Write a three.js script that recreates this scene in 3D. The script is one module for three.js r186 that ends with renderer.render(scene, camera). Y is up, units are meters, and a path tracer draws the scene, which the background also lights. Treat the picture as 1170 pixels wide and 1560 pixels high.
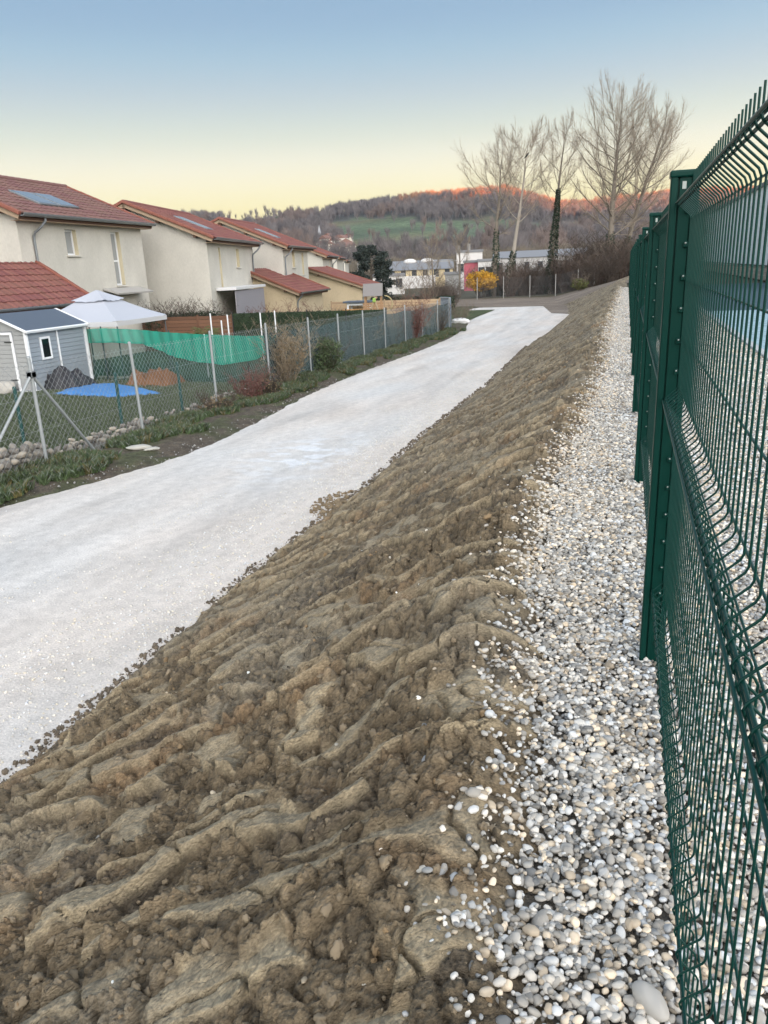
import * as THREE from 'three';
import { mergeGeometries, mergeVertices, toCreasedNormals } from 'three/addons/utils/BufferGeometryUtils.js';
import { RoundedBoxGeometry } from 'three/addons/geometries/RoundedBoxGeometry.js';

// ---------------------------------------------------------------- camera, sky, sun, exposure
const scene = new THREE.Scene();
const RAD = Math.PI / 180;
const PITCH = -17.636 * RAD, YAW = 17.481 * RAD, ROLL = -2.454 * RAD, FOCAL = 1172, PW = 1170, PH = 1560, EYE = 1.45;
const camera = new THREE.PerspectiveCamera(2 * Math.atan(PH / 2 / FOCAL) / RAD, PW / PH, 0.05, 6000);
camera.position.set(0, EYE, 0);
camera.rotation.set(PITCH, YAW, ROLL, 'YXZ');
camera.updateMatrixWorld(true);

const renderer = new THREE.WebGLRenderer({ antialias: true });
renderer.setSize(768, 1024);
renderer.toneMapping = THREE.LinearToneMapping;
renderer.toneMappingExposure = 3.0;                                     // exposed for the shaded valley, as the photograph is
const SKY_LEVEL = 1 / 3.0;
renderer.shadowMap.enabled = true;

const SUN_H = new THREE.Vector2(0.55, 0.835);                            // sun's bearing: behind the camera, to its right
const SUN_DIR = new THREE.Vector3(SUN_H.x, 0.0456, SUN_H.y).normalize();
{
  // clear evening sky: pale yellow band at the horizon, blue above, brightest round the unseen setting sun, a glow sized to light the valley
  const w = 1024, h = 512, data = new Float32Array(w * h * 4);
  const lin = (c) => c.map((v) => { v /= 255; return v <= 0.04045 ? v / 12.92 : Math.pow((v + 0.055) / 1.055, 2.4); });
  const stops = [[-90, [150, 140, 120]], [-4, [248, 222, 160]], [1, [253, 230, 164]], [3.4, [254, 240, 180]], [4.7, [254, 245, 197]], [5.9, [252, 246, 212]], [7.1, [243, 242, 219]], [8.7, [221, 229, 216]], [11, [194, 211, 217]], [13.2, [170, 199, 217]], [15.3, [154, 186, 212]], [22, [136, 172, 205]], [40, [118, 158, 198]], [90, [106, 148, 192]]]
    .map(([e, c]) => [e, lin(c)]);
  const slope = (k, c) => { const a = stops[Math.max(0, k - 1)], b = stops[Math.min(stops.length - 1, k + 1)]; return (b[1][c] - a[1][c]) / (b[0] - a[0]); };
  for (let j = 0; j < h; j++) {
    const el = ((j + 0.5) / h - 0.5) * 180;
    let k = 0; while (k < stops.length - 2 && el > stops[k + 1][0]) k++;
    const s0 = stops[k], s1 = stops[k + 1], dx = s1[0] - s0[0], f = Math.min(1, Math.max(0, (el - s0[0]) / dx)), f2 = f * f, f3 = f2 * f;
    const base = [0, 1, 2].map((c) => Math.max(0.01, (2 * f3 - 3 * f2 + 1) * s0[1][c] + (f3 - 2 * f2 + f) * dx * slope(k, c) + (-2 * f3 + 3 * f2) * s1[1][c] + (f3 - f2) * dx * slope(k + 1, c)));
    for (let i = 0; i < w; i++) {
      const a = ((i + 0.5) / w - 0.5) * 2 * Math.PI, e = el * RAD;
      const c = Math.cos(e) * Math.cos(a) * SUN_DIR.x + Math.sin(e) * SUN_DIR.y + Math.cos(e) * Math.sin(a) * SUN_DIR.z;
      const ang = Math.acos(Math.max(-1, Math.min(1, c))), wide = Math.exp(-Math.pow(ang / 1.03, 2));
      const o = (j * w + i) * 4;
      data[o] = SKY_LEVEL * (base[0] + 6.15 * wide); data[o + 1] = SKY_LEVEL * (base[1] + 5.8 * wide); data[o + 2] = SKY_LEVEL * (base[2] + 5.4 * wide); data[o + 3] = 1;
    }
  }
  const sky = new THREE.DataTexture(data, w, h, THREE.RGBAFormat, THREE.FloatType);
  sky.mapping = THREE.EquirectangularReflectionMapping; sky.minFilter = sky.magFilter = THREE.LinearFilter;
  sky.needsUpdate = true;
  scene.background = sky; scene.environment = sky;
}
const sun = new THREE.DirectionalLight(new THREE.Color(1, 0.36, 0.15), 5);
sun.position.copy(SUN_DIR).multiplyScalar(2500); sun.target.position.set(0, 0, 0);
sun.castShadow = true; sun.shadow.mapSize.set(4096, 4096);
Object.assign(sun.shadow.camera, { left: -1400, right: 1400, top: 500, bottom: -500, near: 1, far: 5000 });
scene.add(sun, sun.target);

// ---------------------------------------------------------------- helpers
let seedState = 20231;
const rnd = () => { seedState = (seedState + 0x6D2B79F5) | 0; let t = Math.imul(seedState ^ (seedState >>> 15), 1 | seedState); t = (t + Math.imul(t ^ (t >>> 7), 61 | t)) ^ t; return ((t ^ (t >>> 14)) >>> 0) / 4294967296; };
const reseed = (s) => { seedState = s | 0; };
const R = (a, b) => a + (b - a) * rnd();
const clamp = (v, a = 0, b = 1) => Math.min(b, Math.max(a, v));
const mix = (a, b, t) => a + (b - a) * t;
const sstep = (a, b, v) => { const t = clamp((v - a) / (b - a)); return t * t * (3 - 2 * t); };
const PERM = new Uint8Array(512);
{ const p = [...Array(256).keys()]; for (let i = 255; i > 0; i--) { const j = Math.floor(rnd() * (i + 1)); [p[i], p[j]] = [p[j], p[i]]; } for (let i = 0; i < 512; i++) PERM[i] = p[i & 255]; }
const GX = [], GY = []; for (let i = 0; i < 256; i++) { const a = (i / 256) * Math.PI * 2; GX.push(Math.cos(a)); GY.push(Math.sin(a)); }
function noise(x, y) {                                                   // gradient noise, about -0.7 .. 0.7
  const xi = Math.floor(x), yi = Math.floor(y), xf = x - xi, yf = y - yi, X = xi & 255, Y = yi & 255;
  const u = xf * xf * xf * (xf * (xf * 6 - 15) + 10), v = yf * yf * yf * (yf * (yf * 6 - 15) + 10);
  const a = PERM[PERM[X] + Y], b = PERM[PERM[X + 1] + Y], c = PERM[PERM[X] + Y + 1], d = PERM[PERM[X + 1] + Y + 1];
  const n0 = GX[a] * xf + GY[a] * yf, n1 = GX[b] * (xf - 1) + GY[b] * yf, n2 = GX[c] * xf + GY[c] * (yf - 1), n3 = GX[d] * (xf - 1) + GY[d] * (yf - 1);
  return mix(mix(n0, n1, u), mix(n2, n3, u), v);
}
function fbm(x, y, o = 4, g = 0.5) { let s = 0, a = 1; for (let i = 0; i < o; i++) { s += a * noise(x, y); x = x * 2.03 + 17.1; y = y * 2.03 + 9.7; a *= g; } return s; }
function hash2(i, j) { return PERM[PERM[i & 255] + (j & 255)] / 255; }
function cell(x, y) {                                                    // distance to nearest scattered point, and that cell's hash
  const xi = Math.floor(x), yi = Math.floor(y); let d = 9, id = 0;
  for (let a = -1; a <= 1; a++) for (let b = -1; b <= 1; b++) {
    const cx = xi + a, cy = yi + b, px = cx + 0.15 + 0.7 * hash2(cx, cy), py = cy + 0.15 + 0.7 * hash2(cx + 71, cy + 13);
    const q = (px - x) * (px - x) + (py - y) * (py - y); if (q < d) { d = q; id = hash2(cx + 31, cy + 57); }
  }
  cell.id = id; return Math.sqrt(d);
}
const table = (pts) => (q) => {                                          // piecewise linear through [q, value], q falling
  if (q >= pts[0][0]) return pts[0][1];
  for (let i = 1; i < pts.length; i++) if (q >= pts[i][0]) return mix(pts[i][1], pts[i - 1][1], (q - pts[i][0]) / (pts[i - 1][0] - pts[i][0]));
  return pts[pts.length - 1][1];
};
// photo pixel -> direction -> position on a known surface
const CAMM = new THREE.Matrix4().makeRotationFromEuler(camera.rotation);
const ray = (u, v) => new THREE.Vector3((u - PW / 2) / FOCAL, -(v - PH / 2) / FOCAL, -1).applyMatrix4(CAMM);
const at = (u, v, y) => { const d = ray(u, v); return d.multiplyScalar((y - EYE) / d.y).add(camera.position); };
const atDist = (u, v, dist) => { const d = ray(u, v); return d.multiplyScalar(dist / Math.hypot(d.x, d.z)).add(camera.position); };
const low = (z) => Math.max(-1.11 + 0.024 * z, -2.02);                    // level of road and gardens: falls gently away
const onLow = (u, v, off = 0) => { const d = ray(u, v); let a = 0.1, b = 400; for (let i = 0; i < 50; i++) { const m = (a + b) / 2; if (EYE + d.y * m > low(d.z * m) + off) a = m; else b = m; } return d.multiplyScalar(a).add(camera.position); };
const onPlane = (u, v, p, n) => { const d = ray(u, v); const t = (p.clone().sub(camera.position)).dot(n) / d.dot(n); return d.multiplyScalar(t).add(camera.position); };

// object bookkeeping
const taken = new Map();
const numbered = (name) => { const n = taken.get(name) || 0; taken.set(name, n + 1); return n ? `${name}_${String(n).padStart(3, '0')}` : name; };
const shade = (o) => { o.castShadow = true; o.receiveShadow = true; return o; };
function tag(o, label, category, group) { o.userData.label = label; o.userData.category = category; if (group) o.userData.group = group; return o; }
function thing(name, label, category, pos = [0, 0, 0], turn = 0, group) {
  const o = new THREE.Group(); o.name = numbered(name); o.position.set(...pos); o.rotation.y = turn; scene.add(o);
  return tag(o, label, category, group);
}
function part(name, geo, mat, parent) { const m = shade(new THREE.Mesh(Array.isArray(geo) ? (geo.length > 1 ? mergeGeometries(geo.map(plain)) : geo[0]) : geo, mat)); m.name = name; parent.add(m); return m; }
function single(name, geo, mat, label, category, pos = [0, 0, 0], turn = 0, group) { const m = part(numbered(name), geo, mat, scene); m.position.set(...pos); m.rotation.y = turn; return tag(m, label, category, group); }
function struct(name, geo, mat, parent = scene) { const m = part(parent === scene ? numbered(name) : name, geo, mat, parent); if (parent === scene) m.userData.kind = 'structure'; return m; }
function plain(g) { g = g.index ? g.toNonIndexed() : g; const o = new THREE.BufferGeometry(); for (const k of ['position', 'normal', 'uv']) if (g.attributes[k]) o.setAttribute(k, g.attributes[k]); if (!o.attributes.uv) o.setAttribute('uv', new THREE.BufferAttribute(new Float32Array(o.attributes.position.count * 2), 2)); return o; }
const box = (w, h, d, x = 0, y = 0, z = 0) => { const g = new THREE.BoxGeometry(w, h, d); g.translate(x, y, z); return g; };
const rbox = (w, h, d, r, x = 0, y = 0, z = 0) => { const g = new RoundedBoxGeometry(w, h, d, 2, r); g.translate(x, y, z); return g; };
function rod(a, b, r1, r2 = r1, n = 6, cap = true) {                     // tapered round bar from a to b
  const A = new THREE.Vector3(...a), B = new THREE.Vector3(...b), L = A.distanceTo(B);
  const g = new THREE.CylinderGeometry(r2, r1, L, n, 1, !cap); g.translate(0, L / 2, 0);
  g.applyQuaternion(new THREE.Quaternion().setFromUnitVectors(new THREE.Vector3(0, 1, 0), B.clone().sub(A).normalize())); g.translate(A.x, A.y, A.z); return g;
}
const tube = (pts, r, seg = 24, n = 6, closed = false) => new THREE.TubeGeometry(new THREE.CatmullRomCurve3(pts.map((p) => new THREE.Vector3(...p)), closed, 'catmullrom', 0.2), seg, r, n, closed);
function polytube(pts, r, n = 5) { return pts.slice(1).map((p, i) => rod(pts[i], p, r, r, n, false)); }
const xf = (g, pos = [0, 0, 0], rot = [0, 0, 0], sc = [1, 1, 1]) => g.applyMatrix4(new THREE.Matrix4().compose(new THREE.Vector3(...pos), new THREE.Quaternion().setFromEuler(new THREE.Euler(...rot)), new THREE.Vector3(...sc)));
function sheet(us, vs, fn, col) {                                        // grid over parameter lists; fn -> [x,y,z]; uv in metres (x, z)
  const nu = us.length, nv = vs.length, pos = new Float32Array(nu * nv * 3), uv = new Float32Array(nu * nv * 2), cl = col ? new Float32Array(nu * nv * 3) : null, idx = [];
  for (let j = 0; j < nv; j++) for (let i = 0; i < nu; i++) {
    const k = j * nu + i, p = fn(us[i], vs[j]); pos.set(p, k * 3); uv[k * 2] = p[0]; uv[k * 2 + 1] = p[2]; if (cl) cl.set(col(p[0], p[2], p), k * 3);
  }
  for (let j = 0; j < nv - 1; j++) for (let i = 0; i < nu - 1; i++) { const a = j * nu + i, b = a + 1, c = a + nu, d = c + 1; idx.push(a, b, c, b, d, c); }
  const g = new THREE.BufferGeometry(); g.setAttribute('position', new THREE.BufferAttribute(pos, 3)); g.setAttribute('uv', new THREE.BufferAttribute(uv, 2)); if (cl) g.setAttribute('color', new THREE.BufferAttribute(cl, 3));
  g.setIndex(idx); g.computeVertexNormals();
  if (g.attributes.normal.getY(0) < 0) { const ix = g.index.array; for (let i = 0; i < ix.length; i += 3) { const t = ix[i]; ix[i] = ix[i + 1]; ix[i + 1] = t; } g.computeVertexNormals(); }
  return g;
}
const lin = (a, b, n) => Array.from({ length: n + 1 }, (_, i) => mix(a, b, i / n));
function away(z0, z1, k, min, max = 9) { const out = [z0]; let z = z0; while (z > z1) { z -= clamp(k * Math.hypot(z, 1.6), min, max); out.push(Math.max(z, z1)); } return out; }   // steps that grow with distance
// tiling textures computed from noise
function grain(size, fn, srgb = false) {
  const d = new Uint8Array(size * size * 4);
  for (let j = 0; j < size; j++) for (let i = 0; i < size; i++) { const c = fn(i / size, j / size), o = (j * size + i) * 4; for (let k = 0; k < 3; k++) d[o + k] = clamp(Array.isArray(c) ? c[k] : c) * 255; d[o + 3] = 255; }
  const t = new THREE.DataTexture(d, size, size); t.wrapS = t.wrapT = THREE.RepeatWrapping; t.magFilter = THREE.LinearFilter; t.minFilter = THREE.LinearMipmapLinearFilter; t.generateMipmaps = true; if (srgb) t.colorSpace = THREE.SRGBColorSpace; t.needsUpdate = true; return t;
}
const wrapN = (u, v, f, o = 4) => { const a = fbm(u * f, v * f, o), b = fbm((u - 1) * f, v * f, o), c = fbm(u * f, (v - 1) * f, o), d = fbm((u - 1) * f, (v - 1) * f, o); const s = sstep(0.7, 1, u), t = sstep(0.7, 1, v); return mix(mix(a, b, s), mix(c, d, s), t); };
const reps = (t, rx, ry = rx) => { const c = t.clone(); c.repeat.set(rx, ry); c.needsUpdate = true; return c; };
const texGrain = grain(512, (u, v) => 0.86 + 0.22 * wrapN(u, v, 40, 3) + 0.18 * wrapN(u + 3, v, 9, 3) + (rnd() - 0.5) * 0.09, true);
const texRoad = grain(1024, (u, v) => 0.93 + 0.10 * wrapN(u, v, 70, 2) + 0.06 * wrapN(u + 3, v, 11, 3) + (rnd() - 0.5) * 0.10, true);
const texBump = grain(512, (u, v) => 0.5 + 0.45 * wrapN(u + 7, v, 36, 4) + (rnd() - 0.5) * 0.12);
function lumps(u, v, n, o) {                                              // tiling field of broken lumps
  const x = u * n, y = v * n, xi = Math.floor(x), yi = Math.floor(y), w = (i) => ((i % n) + n) % n; let d = 9, e = 9, id = 0;
  for (let a = -1; a <= 1; a++) for (let b = -1; b <= 1; b++) { const cx = xi + a, cy = yi + b, hx = w(cx) + o, hy = w(cy) + o, px = cx + hash2(hx, hy), py = cy + hash2(hx + 71, hy + 13), q = (px - x) * (px - x) + (py - y) * (py - y); if (q < d) { e = d; d = q; id = hash2(hx + 31, hy + 57); } else if (q < e) e = q; }
  const k = clamp((Math.sqrt(e) - Math.sqrt(d)) / 0.45); return Math.sqrt(k * (2 - k)) * (0.3 + 0.7 * id);
}
const texCrumb = grain(512, (u, v) => { const wu = u + 0.006 * Math.sin(v * 50.27) , wv = v + 0.006 * Math.sin(u * 62.83); return 0.05 + 0.42 * lumps(wu, wv, 17, 0) + 0.3 * lumps(wu, wv, 37, 40) + 0.18 * lumps(u, v, 80, 90); });
const texStucco = grain(512, (u, v) => 0.93 + 0.05 * wrapN(u, v, 5, 4) + 0.03 * wrapN(u + 2, v, 60, 2), true); texStucco.repeat.set(0.21, 0.13);
const mat = (c, rough = 0.85, o = {}) => new THREE.MeshStandardMaterial({ color: Array.isArray(c) ? new THREE.Color().setRGB(...c) : c, roughness: rough, ...o });

// ---------------------------------------------------------------- the ground and what lies on it
const toe = table([[2, -3.1], [-3, -3.12], [-6, -3.22], [-9, -3.15], [-12.6, -3.27], [-19.6, -3.3], [-31.7, -3.7], [-42, -3.6], [-53, -3.42], [-64, -4.2], [-75, -6.5], [-100, -8]]);
const edge = table([[1, -0.15], [-1.15, -0.18], [-1.38, -0.3], [-1.9, -0.28], [-2.7, -0.36], [-3.7, -0.46], [-5.1, -0.5], [-7.4, -0.37], [-11.2, -0.28], [-17.7, -0.34], [-25, -0.3], [-41, -0.25], [-55, -0.2], [-75, 1.5], [-100, 4]]);
const roadL = table([[6, -8.6], [-5, -8.0], [-7.5, -7.52], [-8.7, -7.2], [-10.2, -6.85], [-11.9, -6.8], [-14.3, -7.04], [-17.4, -7.45], [-20.9, -7.71], [-25, -7.8], [-30.7, -7.84], [-37.7, -8.14], [-44, -8.53], [-50, -9.47], [-57.7, -11], [-62, -11.7]]);
const plateau = (x, z) => -2.4 * sstep(75, 130, -z) ;
function land(x, z) {                                                    // bare level of the place
  const a = edge(z), b = toe(z), lo = low(z) , hi = plateau(x, z);
  if (x >= a) return hi;
  if (x <= b) return lo - 0.4 * sstep(75, 130, -z);
  const t = (a - x) / (a - b), s = t < 0.12 ? t * t / 0.24 : t - 0.06; return mix(hi, lo - 0.4 * sstep(75, 130, -z), clamp(s / 0.94));
}
const M = {
  ground: mat([0.085, 0.08, 0.045], 0.95, { map: reps(texGrain, 0.4), bumpMap: reps(texBump, 0.5), bumpScale: 0.03 }),
  soil: mat(0xffffff, 0.92, { vertexColors: true, map: reps(texGrain, 2.3), bumpMap: reps(texCrumb, 1.9), bumpScale: 0.009 }),
  bed: mat([0.19, 0.17, 0.14], 0.95, { bumpMap: reps(texBump, 3), bumpScale: 0.02 }),
  dirt: mat(0xffffff, 0.95, { vertexColors: true, map: reps(texGrain, 0.9), bumpMap: reps(texBump, 1.1), bumpScale: 0.03 }),
  lawn: mat(0xffffff, 0.95, { vertexColors: true, map: reps(texGrain, 0.8), bumpMap: reps(texBump, 2.5), bumpScale: 0.03 }),
};
{
  const xs = [-1600, -700, -300, -150, -80, -50, -35, ...lin(-28, -10, 18), ...lin(-9.5, 2.5, 40), 6, 12, 25, 50, 100, 220, 500, 1600], zs = [1700, 600, 150, 40, 12, 5, ...lin(3, -100, 100), -115, -130, -160, -220, -300, -450, -800, -1600];
  struct('ground', sheet(xs, zs, (x, z) => [x, land(x, z) - 0.10, z]), M.ground);
}
// ---- white limestone road: crushed stone rolled flat, wheel tracks, a spill of white lime
function roadY(x, z) { const e = sstep(0, 0.5, x - roadL(z)) * sstep(0, 0.4, toe(z) + 0.15 - x); const tr = x + 5.4 + 0.25 * noise(z * 0.12, 3); return low(z) + 0.012 + 0.035 * e - 0.010 * (Math.exp(-Math.pow((tr - 0.85) / 0.22, 2)) + Math.exp(-Math.pow((tr + 0.85) / 0.22, 2))) + 0.012 * noise(x * 0.7, z * 0.35) + 0.006 * noise(x * 3.1, z * 1.4) + 0.004 * noise(x * 11, z * 11) + 0.003 * noise(x * 27, z * 27); }
const roadCol = (x, z) => {
  const tr = (x - roadL(z)) / (toe(z) - roadL(z));
  const pink = clamp(0.45 + 0.9 * fbm(x * 0.6 + 4, z * 0.22, 3) + 0.5 * sstep(0.65, 1, tr));
  const white = clamp(0.3 + 1.3 * noise(x * 1.3 + 3, z * 0.12) + 0.7 * noise(x * 3.2, z * 0.35), -0.4, 1);
  const lime = Math.exp(-Math.pow((x + 4.75) / 0.75, 2) - Math.pow((z + 11.0) / 1.5, 2)) * sstep(-0.05, 0.2, fbm(x * 2.1, z * 3.1, 4));
  let c = [mix(0.65, 0.66, pink), mix(0.63, 0.595, pink), mix(0.597, 0.53, pink)];
  const tk = x + 5.4 + 0.25 * noise(z * 0.12, 3), rut = Math.exp(-Math.pow((tk - 0.85) / 0.25, 2)) + Math.exp(-Math.pow((tk + 0.85) / 0.25, 2)), damp = sstep(0.15, 0.5, fbm(x * 0.9 + 30, z * 0.3, 3));
  const k = 1 + 0.13 * white + 0.05 * noise(x * 9, z * 0.25) - 0.09 * rut * (0.6 + noise(x * 4, z * 0.8)) - 0.09 * damp + 0.09 * fbm(x * 3, z * 0.7, 3) + 0.07 * (rnd() - 0.5);
  c = c.map((v) => v * k); return [mix(c[0], 0.78, lime), mix(c[1], 0.79, lime), mix(c[2], 0.80, lime)];
};
{
  const zs = away(1.5, -63.5, 0.006, 0.022, 0.5), us = lin(0, 1, 150);
  const m = mat(0xffffff, 0.93, { vertexColors: true, map: reps(texRoad, 0.7), bumpMap: reps(texBump, 2.1), bumpScale: 0.004 });
  const cut = (z) => { const w = toe(z); return z < -53 ? Math.min(w, mix(-3.42, -4.9, sstep(-53, -55, z)) - 0.16 * Math.max(0, -55 - z) + 0.15 * noise(z * 2, 3)) : w; };
  struct('road', sheet(us, zs, (u, z) => { const a = roadL(z) + 0.10 * noise(z * 1.7, 5) + 0.05 * noise(z * 6, 9), b = cut(z) + 0.1, x = mix(a, b, u); return [x, roadY(x, z), z]; }, roadCol), m);
}
// loose crushed stone on the road, thick towards the toe of the bank
function pebbleGeo(seed, det, flat, ang) {
  const g = mergeVertices(new THREE.IcosahedronGeometry(1, det).deleteAttribute('uv').deleteAttribute('normal'), 1e-4), p = g.attributes.position;
  for (let i = 0; i < p.count; i++) {
    const x = p.getX(i), y = p.getY(i), z = p.getZ(i); const n = 1 + ang * (noise(x * 1.1 + seed * 5.3, y * 1.1 + z * 0.9 + seed) + 0.5 * noise(x * 2.3 - z * 1.7 + seed, y * 2.3 + seed * 2.1));
    p.setXYZ(i, x * n, y * n * flat, z * n * 0.78);
  }
  g.computeVertexNormals(); g.setAttribute('uv', new THREE.BufferAttribute(new Float32Array(p.count * 2), 2)); return g;
}
function clodGeo(seed) {
  const g = mergeVertices(new THREE.IcosahedronGeometry(1, 3).deleteAttribute('uv').deleteAttribute('normal'), 1e-4), p = g.attributes.position;
  for (let i = 0; i < p.count; i++) { const x = p.getX(i), y = p.getY(i), z = p.getZ(i), n = 0.9 + 0.75 * noise(x * 1.3 + seed, y * 1.3 + z) + 0.55 * Math.abs(noise(x * 2.9 - z, y * 2.9 + seed)) + 0.4 * noise(x * 5 + y * 3, z * 5 - y * 2); p.setXYZ(i, x * n, y * n * 0.8, z * n * 0.9); }
  g.computeVertexNormals(); g.setAttribute('uv', new THREE.BufferAttribute(new Float32Array(p.count * 2), 2)); return g;
}
const M4 = new THREE.Matrix4(), Q = new THREE.Quaternion(), EU = new THREE.Euler(), V = new THREE.Vector3(), S3 = new THREE.Vector3(), COL = new THREE.Color();
function scatter(name, geo, m, list, parent) {                           // list: [x,y,z, rx,ry,rz, sx,sy,sz, r,g,b]
  const im = shade(new THREE.InstancedMesh(geo, m, list.length)); im.name = parent === scene ? numbered(name) : name;
  list.forEach((l, i) => { im.setMatrixAt(i, M4.compose(V.set(l[0], l[1], l[2]), Q.setFromEuler(EU.set(l[3], l[4], l[5])), S3.set(l[6], l[7], l[8]))); im.setColorAt(i, COL.setRGB(l[9], l[10], l[11])); });
  im.userData.kind = 'stuff'; parent.add(im); return im;
}
{
  reseed(11); const list = [];
  for (let i = 0; i < 30000; i++) {
    const z = 0.8 - 28 * Math.pow(rnd(), 2.0), a = roadL(z), b = toe(z), u = rnd() < 0.6 ? 1 - 0.45 * Math.pow(rnd(), 1.4) : rnd(); const x = mix(a, b + 0.02, u); if (u < 0.75 && noise(x * 1.1, z * 0.6) < R(-0.1, 0.5)) continue;
    const s = (0.004 + 0.009 * Math.pow(rnd(), 3)) * (u > 0.8 ? 1.25 : 1), g = R(0.5, 0.66), w = R(-0.06, 0.05);
    list.push([x, roadY(x, z) + s * 0.2, z, R(-.5, .5), R(0, 6.3), R(-.5, .5), s, s * R(.6, 1), s, g + 0.02 - w, g - w * .3, g - 0.045 + w]);
  }
  const o = scatter('crushed_stone', pebbleGeo(3, 0, 0.8, 0.5), mat(0xffffff, 0.9), list, scene); tag(o, 'loose white crushed limestone scattered on the pale road', 'crushed stone');
}
// ---- the raw earth bank: bucket-smeared pads of clay between crumbly bands
const CS = Math.cos(15 * RAD), SN = Math.sin(15 * RAD);
function plate(x, y) {                                                   // broken lumps: 0 in the cracks, rounded tops of uneven height
  const xi = Math.floor(x), yi = Math.floor(y); let d = 9, e = 9, id = 0;
  for (let a = -1; a <= 1; a++) for (let b = -1; b <= 1; b++) {
    const cx = xi + a, cy = yi + b, px = cx + hash2(cx, cy), py = cy + hash2(cx + 71, cy + 13), q = (px - x) * (px - x) + (py - y) * (py - y);
    if (q < d) { e = d; d = q; id = hash2(cx + 31, cy + 57); } else if (q < e) e = q;
  }
  d = Math.sqrt(d); e = Math.sqrt(e); plate.id = id; const k = clamp((e - d) / 0.42); return Math.sqrt(k * (2 - k)) * (0.15 + 0.85 * id) - 0.25 * d;
}
function earth(x, z, far) {                                              // -> [height, smear 0..1, lump tone, roughness]
  const s = -x * CS + z * SN, t = z * CS + x * SN;
  const w1 = noise(s * 0.55 + 2, t * 0.8), w2 = noise(s * 1.9 + 9, t * 2.6), w3 = noise(s * 6 + 4, t * 7), w4 = noise(x * 17, z * 17);
  const ph = t / 0.215 + 2.0 * w1 + 1.45 * w2 + 0.2 * w3, id = Math.floor(ph), fr = ph - id;
  const brk = noise(s * 3.0 + id * 3.7, id * 1.9 + 0.5) + 0.34 * noise(s * 4.6, t * 6.0) + 0.14 * w3;
  const m = sstep(-0.18, -0.04, brk + 0.22 * noise(x * 0.9 + 6, z * 0.9) * sstep(7, 2, far));
  const prof = sstep(0.0, 0.5, fr) * (1 - sstep(0.76, 0.9, fr + 0.14 * w3 + 0.06 * w4));
  const pad = m * prof, big = 0.6 + 0.9 * hash2(id, 7);
  let h = pad * (0.030 + 0.048 * fr) * big + 0.035 * w1 + 0.024 * w2 + 0.022 * w3;
  h += 0.005 * pad * noise(s * 7, t * 38);
  const cr = Math.abs(noise(x * 3.4 + 0.8 * w2, z * 3.4 + w1) + 0.25 * w3 + 0.08 * w4); h -= pad * 0.045 * (1 - sstep(0.0, 0.04, cr));
  const rough = 1 - 0.90 * sstep(0.12, 0.6, pad - 0.3 * sstep(0.12, 0.4, noise(x * 5 + 8, z * 5)));
  const wx = x + 0.016 * w3 + 0.006 * w4, wz = z + 0.016 * noise(x * 13, z * 13 + 5);
  const l1 = plate(wx * 10, wz * 10), id1 = plate.id; h += rough * 0.062 * l1;
  h += (0.10 + 0.90 * rough) * 0.034 * plate(wx * 22 + 5, wz * 22 + 3); const id2 = plate.id;
  if (far < 11) h += (0.16 + 0.84 * rough) * 0.017 * plate(x * 47 + 0.2 * w4, z * 47 + 8);
  if (far < 6) h += (0.5 + 0.5 * rough) * (0.006 * noise(x * 80, z * 80) + 0.004 * noise(x * 150, z * 150));
  return [h, pad, id1, rough, id2];
}
const bankX = (u, z) => mix(edge(z) + 0.28, toe(z) - 0.16, u);
function bank(x, z, far) {
  const a = edge(z), b = toe(z), t = (a - x) / (a - b), e = earth(x, z, far);
  const f = sstep(-0.10, 0.05, t) * (1 - 0.65 * sstep(0.93, 1.0, t));
  const lip = 0.05 * sstep(-0.06, 0.04, t) * (1 - sstep(0.06, 0.25, t)) * (0.6 + noise(x * 2, z * 1.3));
  const drop = -0.07 * (1 - sstep(-0.11, 0.0, t)) - 0.10 * sstep(1.0, 1.05, t);
  return [land(x, z) + f * (e[0] * (0.85 + 0.4 * clamp(noise(x * 0.5, z * 0.3) + 0.5)) - 0.01) + lip + drop, e];
}
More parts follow.
